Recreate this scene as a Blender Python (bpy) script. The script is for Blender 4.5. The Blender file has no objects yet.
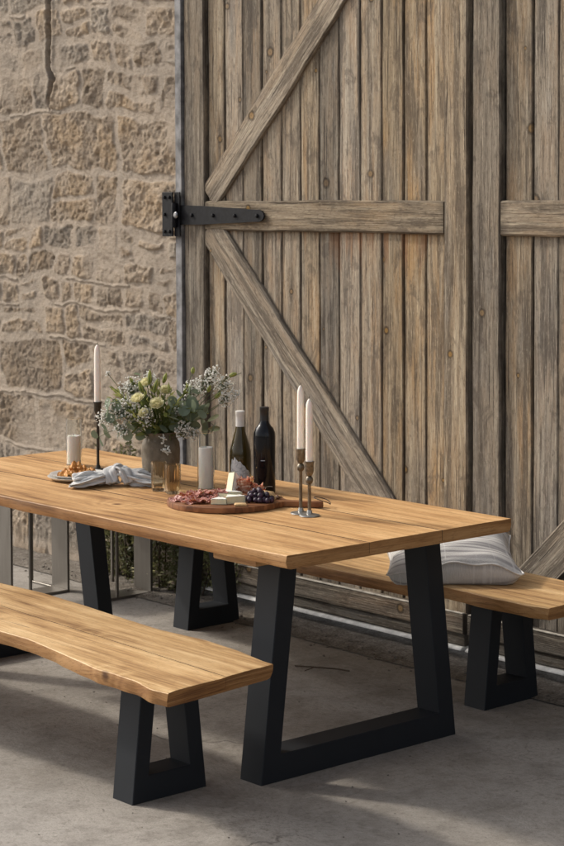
import bpy, math, random
import numpy as np
from mathutils import Vector, Matrix
sc = bpy.context.scene
COL = sc.collection
rad = math.radians

# ------------------------------------------------------------------ camera
YAW, PITCH, ROLL = rad(48.8491), rad(2.5756), rad(-0.1891)
cam = bpy.data.cameras.new('camera')
cam_o = bpy.data.objects.new('camera', cam); COL.objects.link(cam_o)
fw = Vector((-math.sin(YAW)*math.cos(PITCH), math.cos(YAW)*math.cos(PITCH), -math.sin(PITCH)))
rt = Vector((math.cos(YAW), math.sin(YAW), 0)); up = rt.cross(fw)
r2 = rt*math.cos(ROLL)+up*math.sin(ROLL); u2 = up*math.cos(ROLL)-rt*math.sin(ROLL)
M = Matrix((r2, u2, -fw)).transposed().to_4x4(); M.translation = (4.1847, -3.6723, 1.8083)
cam_o.matrix_world = M
cam.sensor_fit = 'VERTICAL'; cam.sensor_height = 36; cam.lens = 1929.8/846*36
cam.shift_y = -141.24/846; cam.clip_end = 300
cam.dof.use_dof = True; cam.dof.focus_distance = 6.4; cam.dof.aperture_fstop = 10
sc.camera = cam_o

# ------------------------------------------------------------------ world and sun
SUN = Vector((1.3, .48, -1.0))            # direction the light travels
w = bpy.data.worlds.new('World'); sc.world = w; w.use_nodes = True
nt = w.node_tree; bg = nt.nodes['Background']
sky = nt.nodes.new('ShaderNodeTexSky'); sky.sky_type = 'NISHITA'; sky.sun_disc = False
sky.sun_elevation = math.atan2(1, math.hypot(1.3, .48)); sky.sun_rotation = math.atan2(-1.3, -.48)
sky.dust_density = 4; sky.air_density = 1.0; sky.ozone_density = .6
hs = nt.nodes.new('ShaderNodeHueSaturation'); hs.inputs['Saturation'].default_value = .42
nt.links.new(sky.outputs[0], hs.inputs['Color']); nt.links.new(hs.outputs[0], bg.inputs[0]); bg.inputs[1].default_value = 0.15
sl = bpy.data.lights.new('sun', 'SUN'); sl.energy = 1.85; sl.angle = rad(4.0); sl.color = (1, .93, .82)
so = bpy.data.objects.new('sun', sl); COL.objects.link(so)
so.rotation_euler = SUN.to_track_quat('-Z', 'Y').to_euler()
sc.view_settings.view_transform = 'Standard'; sc.view_settings.look = 'None'
sc.view_settings.exposure = 0.40; sc.view_settings.gamma = 1
sc.render.engine = 'CYCLES'

# ------------------------------------------------------------------ node helpers
class Mat:
    def __init__(s, name, rough=.6, **kw):
        s.m = bpy.data.materials.new(name); s.m.use_nodes = True; s.t = s.m.node_tree
        s.b = s.t.nodes['Principled BSDF']; s.b.inputs['Roughness'].default_value = rough
        for k, v in kw.items(): s.set(k.replace('_', ' '), v)
    def set(s, k, v):
        i = s.b.inputs[k]
        if hasattr(v, 'links'): s.t.links.new(v, i)
        elif isinstance(v, (tuple, list)): i.default_value = (*v, 1) if len(v) == 3 and i.type == 'RGBA' else v
        else: i.default_value = v
    def n(s, typ, ins=None, **pr):
        nd = s.t.nodes.new('ShaderNode'+typ)
        for k, v in pr.items(): setattr(nd, k, v)
        for k, v in (ins or {}).items():
            i = nd.inputs[k]
            if hasattr(v, 'links'): s.t.links.new(v, i)
            elif isinstance(v, (tuple, list)) and i.type == 'RGBA' and len(v) == 3: i.default_value = (*v, 1)
            else: i.default_value = v
        return nd
    def math(s, op, a, b=0., c=0.): return s.n('Math', {0: a, 1: b, 2: c}, operation=op).outputs[0]
    def uv(s): return s.n('TexCoord').outputs['UV']
    def obj(s): return s.n('TexCoord').outputs['Object']
    def scale(s, v, sc_): return s.n('Mapping', {'Vector': v, 'Scale': sc_}).outputs[0]
    def noise(s, v, sc_=1., det=4., rough=.55, dist=0.):
        return s.n('TexNoise', {'Vector': v, 'Scale': sc_, 'Detail': det, 'Roughness': rough, 'Distortion': dist}).outputs[0]
    def ramp(s, f, stops, interp='LINEAR'):
        nd = s.n('ValToRGB', {0: f}); cr = nd.color_ramp; cr.interpolation = interp
        while len(cr.elements) < len(stops): cr.elements.new(.5)
        for e, (p, c) in zip(cr.elements, stops):
            e.position = p; e.color = (*c, 1) if isinstance(c, tuple) else (c, c, c, 1)
        return nd.outputs[0]
    def mix(s, f, a, b, mode='MIX'):
        nd = s.n('Mix', data_type='RGBA', blend_type=mode)
        for i, v in ((0, f), (6, a), (7, b)):
            if hasattr(v, 'links'): s.t.links.new(v, nd.inputs[i])
            elif i == 0: nd.inputs[0].default_value = v
            else: nd.inputs[i].default_value = (*v, 1) if isinstance(v, tuple) else (v, v, v, 1)
        return nd.outputs[2]
    def bump(s, h, dist, strength=1.):
        s.set('Normal', s.n('Bump', {'Height': h, 'Distance': dist, 'Strength': strength}).outputs[0])
    def attr(s, name, out='Fac'): return s.n('Attribute', attribute_name=name).outputs[out]

def plain(name, col, rough=.6, var=.12, sc_=40, bump=0., **kw):
    m = Mat(name, rough, **kw); n = m.noise(m.obj(), sc_, 4)
    m.set('Base Color', m.mix(m.ramp(n, [(.35, 0.), (.65, 1.)]), tuple(c*(1-var) for c in col), tuple(min(1, c*(1+var)) for c in col)))
    if bump: m.bump(n, bump)
    return m.m

def weathered_wood(name, dark, mid, light, warm, warm_amt=.5, shade=1.):
    m = Mat(name, .85, Specular_IOR_Level=.2)
    uv = m.uv(); sep = m.n('SeparateXYZ', {0: uv}); u, v = sep.outputs[0], sep.outputs[1]
    vor = m.n('TexVoronoi', {'Vector': uv, 'Scale': 3.1, 'Randomness': 1.}, voronoi_dimensions='2D')
    d = vor.outputs['Distance']; rnd0 = m.n('SeparateColor', {0: vor.outputs['Color']}).outputs[1]; d = m.math('DIVIDE', d, m.math('MULTIPLY_ADD', rnd0, .9, .45))
    e = m.math('EXPONENT', m.math('MULTIPLY', m.math('POWER', m.math('DIVIDE', d, .16), 2.), -1.))
    rnd = m.n('SeparateColor', {0: vor.outputs['Color']}).outputs[0]
    has = m.math('GREATER_THAN', rnd, .52)
    e = m.math('MULTIPLY', e, has)
    warp = m.noise(m.scale(uv, (1.0, 4, 1)), 1, 3)
    g = m.math('ADD', m.math('MULTIPLY', v, 190.), m.math('ADD', m.math('MULTIPLY', warp, 26.), m.math('MULTIPLY', e, 15.)))
    rings = m.math('MULTIPLY_ADD', m.math('SINE', g), .5, .5)
    fine = m.noise(m.scale(uv, (5, 330, 1)), 1, 5, .7)
    med = m.math('MULTIPLY_ADD', m.noise(m.scale(uv, (1.6, 42, 1)), 1, 6, .68, .3), .55, m.math('MULTIPLY', m.noise(m.scale(uv, (3.2, 115, 1)), 1, 5, .7, .2), .45))
    big = m.noise(m.scale(uv, (1.8, 9, 1)), 1, 4, .6)
    val = m.math('ADD', m.math('MULTIPLY', med, .60), m.math('ADD', m.math('MULTIPLY', rings, .07), m.math('MULTIPLY', fine, .30)))
    col = m.ramp(val, [(.36, dark), (.455, mid), (.53, mid), (.63, light)])
    wp = m.ramp(big, [(.46, 0.), (.62, warm_amt)])
    col = m.mix(wp, col, m.mix(med, tuple(c*.6 for c in warm), tuple(c*1.25 for c in warm)))
    grey = m.noise(m.scale(uv, (1.1, 6, 1)), 1.3, 3)
    zz = m.n('SeparateXYZ', {0: m.n('NewGeometry').outputs['Position']}).outputs[2]
    grey = m.math('ADD', grey, m.n('MapRange', {'Value': zz, 'From Min': .2, 'From Max': 2.2, 'To Min': .09, 'To Max': -.05}).outputs[0])
    gp = m.ramp(grey, [(.50, 0.), (.64, .75)])
    col = m.mix(gp, col, m.mix(med, (.075, .065, .055), (.25, .222, .185)))
    kn = m.ramp(m.math('ADD', d, m.math('MULTIPLY', m.noise(uv, 60, 3), .05)), [(.056, 1.), (.090, 0.)]); kn = m.math('MULTIPLY', kn, has)
    dv_ = m.n('VectorMath', {0: vor.outputs['Position'], 1: uv}, operation='SUBTRACT').outputs[0]; sd = m.n('SeparateXYZ', {0: dv_})
    q2 = m.math('ADD', m.math('POWER', m.math('ABSOLUTE', m.math('DIVIDE', sd.outputs[0], .085)), 1.6), m.math('POWER', m.math('ABSOLUTE', m.math('DIVIDE', sd.outputs[1], .014)), 1.6))
    halo = m.math('MULTIPLY', m.math('MULTIPLY', m.math('EXPONENT', m.math('MULTIPLY', q2, -1.)), has), m.math('MULTIPLY_ADD', med, 1.4, .1))
    col = m.mix(halo, col, (.055, .042, .03))
    kring = m.math('MULTIPLY_ADD', m.math('SINE', m.math('MULTIPLY', d, 95.)), .5, .5)
    kc = m.mix(kring, (.03, .02, .012), m.mix(rnd, (.08, .05, .026), (.24, .15, .065)))
    col = m.mix(kn, col, kc)
    crack = m.noise(m.scale(uv, (1.4, 75, 1)), 1, 2, .5)
    ck = m.ramp(crack, [(.30, 1.), (.335, 0.)])
    col = m.mix(m.math('MULTIPLY', ck, .8), col, (.03, .024, .02))
    stain = m.noise(m.scale(uv, (.9, 13, 1)), 1.4, 5, .65)
    col = m.mix(m.ramp(stain, [(.505, 0.), (.585, .80)]), col, m.mix(fine, (.050, .042, .030), (.13, .10, .075)))
    pale = m.noise(m.scale(uv, (.8, 22, 1)), 1.7, 4, .6)
    col = m.mix(m.ramp(pale, [(.54, 0.), (.66, .55)]), col, m.mix(fine, (.30, .25, .18), (.46, .40, .31)))
    hl = m.noise(m.scale(uv, (5.5, 210, 1)), 1, 3, .6, .15)
    col = m.mix(m.ramp(hl, [(.335, .85), (.385, 0.)]), col, (.045, .034, .025)); col = m.mix(m.ramp(hl, [(.60, 0.), (.66, .6)]), col, (.46, .39, .29))
    gr = m.noise(m.scale(uv, (38, 130, 1)), 1, 3, .7)
    col = m.mix(m.ramp(gr, [(.34, .55), (.44, 0.)]), col, (.075, .058, .042)); col = m.mix(m.ramp(gr, [(.57, 0.), (.68, .35)]), col, (.44, .38, .30))
    bl = m.noise(m.scale(uv, (5, 11, 1)), 1.2, 5, .7, .5)
    col = m.mix(m.ramp(bl, [(.545, 0.), (.62, .60)]), col, m.mix(gr, (.045, .036, .028), (.14, .11, .082)))
    col = m.mix(m.math('MULTIPLY', kn, .85), col, kc)
    eg = m.math('MULTIPLY', m.attr('edge'), m.ramp(m.noise(m.scale(uv, (3, 9, 1)), 1.5, 4, .7), [(.38, .85), (.60, .15)]))
    col = m.mix(eg, col, m.mix(fine, (.030, .024, .019), (.085, .068, .052)))
    tone = m.attr('tone')
    col = m.n('HueSaturation', {'Color': col, 'Saturation': m.math('MULTIPLY_ADD', m.math('FRACT', m.math('MULTIPLY', tone, 7.3)), .34, .80)}).outputs[0]
    if name == 'weathered_door_wood':
        P_ = m.n('NewGeometry').outputs['Position']; sp_ = m.n('SeparateXYZ', {0: P_})
        rz_ = m.n('MapRange', {'Value': sp_.outputs[2], 'From Min': 1.30, 'From Max': 1.66, 'To Min': -.16, 'To Max': .10}).outputs[0]
        below = m.math('LESS_THAN', sp_.outputs[2], 1.66)
        rust = m.math('MULTIPLY', m.ramp(m.math('ADD', m.math('MULTIPLY_ADD', m.noise(m.scale(P_, (26, 1, 2.2)), 1, 4), .6, m.math('MULTIPLY', m.noise(m.scale(P_, (2.6, 1, .5)), 1, 1), .5)), rz_), [(.66, 0.), (.78, .75)]), below)
        col = m.mix(rust, col, m.mix(med, (.09, .042, .020), (.28, .14, .065)))
    tn = m.math('MULTIPLY_ADD', tone, .62*shade, .84*shade)
    col = m.n('VectorMath', {0: col, 1: m.n('CombineXYZ', {0: tn, 1: tn, 2: tn}).outputs[0]}, operation='MULTIPLY').outputs[0]
    m.set('Base Color', col)
    h = m.math('SUBTRACT', m.math('ADD', m.math('MULTIPLY_ADD', hl, .8, m.math('MULTIPLY', med, 1.1)), m.math('MULTIPLY', fine, .5)), m.math('MULTIPLY', ck, .7))
    m.bump(h, .006, 1.)
    return m.m

def oak(name, tint=1., warmth=1.):
    m = Mat(name, .5, Specular_IOR_Level=.28)
    uv = m.uv(); sep = m.n('SeparateXYZ', {0: uv}); v = sep.outputs[1]
    vor = m.n('TexVoronoi', {'Vector': uv, 'Scale': 2.0}, voronoi_dimensions='2D'); d = vor.outputs['Distance']
    rnd = m.n('SeparateColor', {0: vor.outputs['Color']}).outputs[0]; has = m.math('GREATER_THAN', rnd, .62)
    e = m.math('MULTIPLY', m.math('EXPONENT', m.math('MULTIPLY', m.math('POWER', m.math('DIVIDE', d, .14), 2.), -1.)), has)
    warp = m.noise(m.scale(uv, (.9, 3.2, 1)), 1, 3, .5)
    g = m.math('ADD', m.math('MULTIPLY', v, 95.), m.math('ADD', m.math('MULTIPLY', warp, 22.), m.math('MULTIPLY', e, 16.)))
    rings = m.math('MULTIPLY_ADD', m.math('SINE', g), .5, .5)
    fine = m.noise(m.scale(uv, (7, 420, 1)), 1, 4, .7)
    med = m.noise(m.scale(uv, (2.6, 60, 1)), 1, 5, .65)
    big = m.noise(m.scale(uv, (1.4, 4, 1)), 1.2, 4, .55)
    val = m.math('ADD', m.math('MULTIPLY', rings, .055), m.math('ADD', m.math('MULTIPLY', med, .32), m.math('ADD', m.math('MULTIPLY', fine, .22), m.math('MULTIPLY', big, .42))))
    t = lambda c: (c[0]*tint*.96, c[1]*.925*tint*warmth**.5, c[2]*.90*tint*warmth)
    col = m.ramp(val, [(.39, t((.19, .092, .034))), (.45, t((.38, .210, .084))), (.515, t((.52, .31, .134))), (.60, t((.66, .435, .215)))])
    po = m.noise(m.scale(uv, (22, 420, 1)), 1, 3, .6); col = m.mix(m.ramp(po, [(.33, .75), (.40, 0.)]), col, t((.16, .075, .028)))
    ln = m.noise(m.scale(uv, (2.2, 130, 1)), 1, 4, .6, .2); col = m.mix(m.ramp(ln, [(.33, .65), (.41, 0.)]), col, t((.20, .10, .038))); col = m.mix(m.ramp(ln, [(.58, 0.), (.66, .45)]), col, t((.72, .50, .27)))
    gr = m.noise(m.scale(uv, (30, 90, 1)), 1, 4, .75); col = m.mix(m.ramp(gr, [(.34, .40), (.45, 0.)]), col, t((.26, .135, .055)))
    kn = m.math('MULTIPLY', m.ramp(m.math('ADD', d, m.math('MULTIPLY', gr, .03)), [(.028, 1.), (.058, 0.)]), has)
    col = m.mix(m.math('MULTIPLY', kn, .9), col, t((.12, .052, .022)))
    sp = m.noise(uv, 9, 5, .7); col = m.mix(m.ramp(sp, [(.60, 0.), (.76, .30)]), col, t((.25, .13, .05)))
    ck = m.ramp(m.noise(m.scale(uv, (1.5, 46, 1)), 1, 2), [(.25, 1.), (.27, 0.)])
    col = m.mix(m.math('MULTIPLY', ck, .65), col, (.06, .03, .015))
    tn = m.math('MULTIPLY_ADD', m.attr('tone'), .34, .80)
    col = m.n('VectorMath', {0: col, 1: m.n('CombineXYZ', {0: tn, 1: tn, 2: tn}).outputs[0]}, operation='MULTIPLY').outputs[0]
    m.set('Base Color', col)
    m.set('Roughness', m.ramp(fine, [(.3, .42), (.7, .62)]))
    m.bump(m.math('SUBTRACT', m.math('ADD', fine, med), ck), .0012, .7)
    return m.m

# ------------------------------------------------------------------ mesh helpers
def linked(name, me, parent=None, loc=None):
    o = bpy.data.objects.new(name, me); COL.objects.link(o)
    if parent is not None: o.parent = parent
    if loc is not None: o.location = loc
    return o
def tag(o, label=None, cat=None, group=None, kind=None):
    if label: o['label'] = label
    if cat: o['category'] = cat
    if group: o['group'] = group
    if kind: o['kind'] = kind
    return o
def thing(name, label, cat, loc=(0, 0, 0), rz=0, group=None):
    o = bpy.data.objects.new(name, None); COL.objects.link(o)
    o.location = loc; o.rotation_euler = (0, 0, rz); o.empty_display_size = .1
    return tag(o, label, cat, group)

class MB:
    def __init__(s): s.v = []; s.f = []; s.uv = []; s.tone = []; s.mi = []; s.edge = []
    def add(s, verts, faces, uvs=None, tone=.5, mi=0, edge=None, mis=None):
        o = len(s.v); s.edge += edge if edge else [0.]*len(verts); s.v += [tuple(p) for p in verts]
        s.tone += list(tone) if hasattr(tone, '__len__') else [tone]*len(verts)
        for k, f in enumerate(faces):
            s.f.append(tuple(i+o for i in f)); s.mi.append(mis[k] if mis else mi)
            s.uv += uvs[k] if uvs else [(verts[i][0], verts[i][1]+verts[i][2]) for i in f]
        return s
    def build(s, name, mats, parent=None, smooth=True, loc=None, angle=35):
        me = bpy.data.meshes.new(name); me.from_pydata(s.v, [], s.f)
        l = me.uv_layers.new(name='UVMap'); l.data.foreach_set('uv', np.array(s.uv, dtype=np.float32).ravel())
        a = me.attributes.new('tone', 'FLOAT', 'POINT'); a.data.foreach_set('value', np.array(s.tone, dtype=np.float32))
        a = me.attributes.new('edge', 'FLOAT', 'POINT'); a.data.foreach_set('value', np.array(s.edge, dtype=np.float32))
        for m in (mats if isinstance(mats, (list, tuple)) else [mats]): me.materials.append(m)
        me.polygons.foreach_set('material_index', s.mi)
        if smooth:
            me.polygons.foreach_set('use_smooth', [True]*len(s.f))
            if angle < 180: me.set_sharp_from_angle(angle=rad(angle))
        me.update()
        return linked(name, me, parent, loc)

def board(mb, O, X, Y, L, W, T, seed, seg=10, wob=.0015, ch=.004, wob_end=0.):
    """plank: O corner, X along, Y across, Z = X x Y is the face normal; UVs run along it"""
    rs = random.Random(seed); X = Vector(X).normalized(); Y = Vector(Y).normalized(); Z = X.cross(Y); O = Vector(O)
    su, sv = rs.random()*50, rs.random()*50; tone = rs.random()
    e1 = min(.011, W*.2)
    cs = [(0, -T+ch), (0, -ch), (ch, 0), (e1, 0), (W*.5, 0), (W-e1, 0), (W-ch, 0), (W, -ch), (W, -T+ch), (W-ch, -T), (ch, -T)]
    ed = [1, 1, .9, 0, 0, 0, .9, 1, 1, 1, 1]; N = len(cs)
    per = [0.]
    for k in range(N): a_, b_ = cs[k], cs[(k+1) % N]; per.append(per[-1]+math.hypot(b_[0]-a_[0], b_[1]-a_[1]))
    ph = [rs.random()*6 for _ in range(4)]; V = []; E_ = []
    for i in range(seg+1):
        x = L*i/seg
        a = wob*(math.sin(x*5+ph[0])+.6*math.sin(x*13+ph[1])+rs.uniform(-.5, .5)); b = wob*(math.sin(x*4+ph[2])+.6*math.sin(x*11+ph[3])+rs.uniform(-.5, .5))
        for k, (y, z) in enumerate(cs):
            yy = y+(a if y < W*.4 else b if y > W*.6 else (a+b)/2)
            V.append(O+X*x+Y*yy+Z*z); E_.append(max(ed[k], 1. if i in (0, seg) else 0.))
    F = []; U = []
    for i in range(seg):
        x0, x1 = L*i/seg, L*(i+1)/seg
        for k in range(N):
            k2 = (k+1) % N
            F.append((i*N+k, (i+1)*N+k, (i+1)*N+k2, i*N+k2))
            U.append([(su+x0, sv+per[k]), (su+x1, sv+per[k]), (su+x1, sv+per[k+1]), (su+x0, sv+per[k+1])])
    F.append(tuple(range(N))); U.append([(su+cs[k][0], sv+cs[k][1]) for k in range(N)])
    F.append(tuple(seg*N+k for k in range(N-1, -1, -1))); U.append([(su+cs[k][0], sv+cs[k][1]) for k in range(N-1, -1, -1)])
    mb.add(V, F, U, tone, edge=E_); return mb

def box(mb, lo, hi, ch=.002, mi=0, tone=.5):
    lo = Vector(lo); hi = Vector(hi)
    L, W, T = hi-lo
    c = min(ch, L*.3, W*.3, T*.3)
    vs = []
    for z, i in ((lo.z, c), (lo.z+c, 0), (hi.z-c, 0), (hi.z, c)):
        for sx, sy in ((0, 0), (1, 0), (1, 1), (0, 1)):
            x = lo.x+i if not sx else hi.x-i; y = lo.y+i if not sy else hi.y-i
            vs.append(Vector((x, y, z)))
    fs = [(3, 2, 1, 0), (12, 13, 14, 15)]
    for r in range(3):
        for k in range(4): fs.append((r*4+k, r*4+(k+1) % 4, (r+1)*4+(k+1) % 4, (r+1)*4+k))
    mb.add(vs, fs, None, tone, mi); return mb

def lathe(mb, prof, c=(0, 0, 0), n=28, mi=0, flute=0, fl_n=0, fl_rng=None, closed=False):
    V = []; F = []; c = Vector(c); m = len(prof)
    for j, (r, z) in enumerate(prof):
        for i in range(n):
            a = 2*math.pi*i/n; rr = r
            if flute and (fl_rng is None or fl_rng[0] <= z <= fl_rng[1]): rr = r*(1+flute*math.cos(a*fl_n))
            V.append(c+Vector((rr*math.cos(a), rr*math.sin(a), z)))
    for j in range(m-1 + (1 if closed else 0)):
        j2 = (j+1) % m
        for i in range(n):
            F.append((j*n+i, j*n+(i+1) % n, j2*n+(i+1) % n, j2*n+i))
    if not closed:
        if prof[0][0] > 1e-5: F.append(tuple(range(n-1, -1, -1)))
        if prof[-1][0] > 1e-5: F.append(tuple((m-1)*n+i for i in range(n)))
    mb.add(V, F, None, .5, mi); return mb

def tube(mb, pts, r, n=6, mi=0, tone=.5, caps=True):
    pts = [Vector(p) for p in pts]; V = []; F = []
    rr = r if hasattr(r, '__len__') else [r]*len(pts)
    ref = Vector((0, 0, 1))
    for i, p in enumerate(pts):
        t = (pts[min(i+1, len(pts)-1)]-pts[max(i-1, 0)]).normalized()
        if abs(t.dot(ref)) > .95: ref = Vector((1, 0, 0)) if abs(t.x) < .9 else Vector((0, 1, 0))
        a = t.cross(ref).normalized(); b = t.cross(a)
        ref = -b if False else ref
        for k in range(n):
            th = 2*math.pi*k/n; V.append(p+(a*math.cos(th)+b*math.sin(th))*rr[i])
    for i in range(len(pts)-1):
        for k in range(n): F.append((i*n+k, i*n+(k+1) % n, (i+1)*n+(k+1) % n, (i+1)*n+k))
    if caps: F.append(tuple(range(n-1, -1, -1))); F.append(tuple((len(pts)-1)*n+k for k in range(n)))
    mb.add(V, F, None, tone, mi); return mb

def bez(p0, p1, p2, n=8):
    p0, p1, p2 = Vector(p0), Vector(p1), Vector(p2)
    return [p0*(1-t)**2+p1*2*t*(1-t)+p2*t*t for t in [i/n for i in range(n+1)]]

def blob(mb, c, r, sub=2, mi=0, amp=.1, rs=random, scl=(1, 1, 1), tone=.5, freq=3):
    n, m = 6*sub, 4*sub; V = []; F = []; c = Vector(c); p = [rs.random()*6 for _ in range(6)]
    V.append(c+Vector((0, 0, -r*scl[2])))
    for j in range(1, m):
        ph = math.pi*j/m
        for i in range(n):
            th = 2*math.pi*i/n
            d = Vector((math.sin(ph)*math.cos(th), math.sin(ph)*math.sin(th), -math.cos(ph)))
            k = 1+amp*(math.sin(d.x*freq+p[0])+math.sin(d.y*freq*1.3+p[1])+math.sin(d.z*freq*1.6+p[2])+.5*math.sin(d.x*freq*2.3+d.y*4+p[3]))
            V.append(c+Vector((d.x*scl[0], d.y*scl[1], d.z*scl[2]))*r*k)
    V.append(c+Vector((0, 0, r*scl[2])))
    for i in range(n): F.append((0, 1+(i+1) % n, 1+i))
    for j in range(m-2):
        for i in range(n): F.append((1+j*n+i, 1+j*n+(i+1) % n, 1+(j+1)*n+(i+1) % n, 1+(j+1)*n+i))
    t = len(V)-1
    for i in range(n): F.append((t, 1+(m-2)*n+i, 1+(m-2)*n+(i+1) % n))
    mb.add(V, F, None, tone, mi); return mb

# numpy value noise
def vnoise(x, y, seed=0):
    xi = np.floor(x).astype(np.int64); yi = np.floor(y).astype(np.int64); fx = x-xi; fy = y-yi
    fx = fx*fx*(3-2*fx); fy = fy*fy*(3-2*fy)
    def h(a, b):
        n = (a*374761393+b*668265263+seed*982451653) & 0x7fffffff
        n = ((n ^ (n >> 13))*1274126177) & 0x7fffffff
        return ((n ^ (n >> 16)) & 0xffff)/65535.
    return (h(xi, yi)*(1-fx)+h(xi+1, yi)*fx)*(1-fy)+(h(xi, yi+1)*(1-fx)+h(xi+1, yi+1)*fx)*fy
def fbm(x, y, oct=4, seed=0, g=.5):
    s = 0; a = 1; t = 0
    for o in range(oct): s = s+a*vnoise(x*2**o, y*2**o, seed+o*17); t += a; a *= g
    return s/t-.5

# ------------------------------------------------------------------ materials
M_door = weathered_wood('weathered_door_wood', (.080, .060, .042), (.250, .198, .138), (.42, .35, .25), (.33, .21, .11), .6)
M_brace = weathered_wood('weathered_brace_wood', (.075, .060, .046), (.235, .192, .142), (.40, .34, .26), (.27, .19, .115), .45)
M_rail = weathered_wood('weathered_bottom_rail', (.07, .052, .038), (.17, .13, .095), (.28, .225, .17), (.2, .13, .08), .5)
M_oak = oak('oiled_oak_table'); M_oakb = oak('pale_oak_bench', 1.04, 1.22)
M_oake = oak('oak_edge_shaded', .62, .80)  # darker oak for slab sides: weak side light put into the oiled edge colour
M_seam = plain('seam_shade', (.035, .022, .012), .9)  # groove faces: shade inside the plank joints put into the colour
M_oakd = oak('oak_batten', .85)
m = Mat('black_powder_coat', .6, Specular_IOR_Level=.28); n = m.noise(m.obj(), 350, 3)
m.set('Base Color', m.mix(m.noise(m.obj(), 6, 3), (.0075, .0096, .0135), (.0135, .017, .0225))); m.bump(n, .0004, .5); M_black = m.m
m = Mat('brushed_steel', .42, Metallic=.85); v = m.scale(m.obj(), (60, 60, 2)); n = m.noise(v, 3, 4)
m.set('Base Color', m.mix(n, (.15, .138, .122), (.27, .25, .225))); m.set('Roughness', m.ramp(n, [(.3, .35), (.7, .55)])); M_steel = m.m
M_galv = plain('galvanised_strip', (.20, .195, .195), .8, .5, 14, .0008)
M_white = plain('lip_lit_white', (.70, .69, .66), .5, .2, 25, .0005)  # steel lip whitened: light on its top edge painted into the colour
M_ledge = plain('ledge_lit_pale', (.36, .33, .28), .8, .35, 30, .001)  # paler wood tone painting the light caught by the rail's top face
M_iron = plain('black_iron', (.006, .006, .008), .6, .4, 60, .0008, Specular_IOR_Level=.2)
M_bolt = plain('worn_bolt', (.25, .25, .26), .3, .3, 80, 0, Metallic=.9)
M_dark = plain('dark_timber_and_gap_shade', (.03, .025, .02), .9)  # dark timber, also the painted darkness behind the door gaps
M_greyrail = weathered_wood('grey_weather_board', (.10, .095, .088), (.19, .18, .165), (.29, .275, .25), (.18, .15, .12), .3)

# concrete ground
m = Mat('concrete_yard', .88, Specular_IOR_Level=.2); P = m.n('NewGeometry').outputs['Position']
n1 = m.noise(P, .9, 6, .6); n2 = m.noise(P, 7, 6, .65); n3 = m.noise(P, 70, 4, .7)
col = m.mix(m.ramp(n1, [(.35, 0.), (.65, 1.)]), (.285, .260, .230), (.372, .343, .306))
col = m.mix(m.ramp(n2, [(.36, .60), (.52, 0.)]), col, (.205, .186, .163))
col = m.mix(m.ramp(m.noise(m.scale(P, (1, 3.5, 1)), 1.7, 5, .6, .6), [(.52, 0.), (.72, .35)]), col, (.36, .335, .30))
col = m.mix(m.ramp(n3, [(.3, .35), (.5, 0.)]), col, (.13, .115, .10))
vr = m.n('TexVoronoi', {'Vector': P, 'Scale': 55.}); spk = m.math('LESS_THAN', vr.outputs['Distance'], .16)
spk = m.math('MULTIPLY', spk, m.math('GREATER_THAN', m.n('SeparateColor', {0: vr.outputs['Color']}).outputs[0], .72))
col = m.mix(m.math('MULTIPLY', spk, .55), col, m.mix(m.n('SeparateColor', {0: vr.outputs['Color']}).outputs[1], (.08, .066, .052), (.42, .39, .35)))
n6 = m.noise(m.scale(P, (1.6, .8, 1)), 1.9, 7, .7, .8); col = m.mix(m.ramp(n6, [(.52, 0.), (.60, .30)]), col, (.20, .175, .145))
col = m.mix(m.ramp(m.noise(P, 190, 3, .8), [(.36, .4), (.48, 0.)]), col, (.12, .10, .085))
wv = m.n('VectorMath', {0: P, 1: m.n('VectorMath', {0: m.n('TexNoise', {'Vector': P, 'Scale': 2.2, 'Detail': 5.}).outputs['Color'], 'Scale': .5}, operation='SCALE').outputs[0]}, operation='ADD').outputs[0]
ve = m.n('TexVoronoi', {'Vector': wv, 'Scale': .55}, feature='DISTANCE_TO_EDGE'); crk = m.ramp(ve.outputs['Distance'], [(.0006, 1.), (.0022, 0.)])
crk = m.math('MULTIPLY', crk, m.ramp(m.noise(P, 1.3, 2), [(.5, 0.), (.60, .5)]))
col = m.mix(crk, col, (.07, .06, .05))
n7 = m.noise(P, 34, 5, .8); col = m.mix(m.ramp(n7, [(.38, .45), (.47, 0.)]), col, (.15, .132, .112)); col = m.mix(m.ramp(n7, [(.56, 0.), (.66, .35)]), col, (.44, .41, .375))
m.set('Base Color', col); h = m.math('ADD', m.math('MULTIPLY', n2, .7), m.math('SUBTRACT', m.math('MULTIPLY', n3, .35), crk)); m.bump(h, .006, .8)
M_conc = m.m
m = Mat('rough_gravelly_edge', .95, Specular_IOR_Level=.1); P = m.n('NewGeometry').outputs['Position']
n2 = m.noise(P, 22, 6, .75); n3 = m.noise(P, 110, 4, .7)
col = m.mix(m.ramp(n2, [(.35, 0.), (.65, 1.)]), (.16, .135, .108), (.34, .305, .265)); col = m.mix(m.ramp(n3, [(.4, .5), (.55, 0.)]), col, (.07, .058, .045))
m.set('Base Color', col); m.bump(m.math('ADD', n2, n3), .012, 1.); M_edge = m.m

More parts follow.
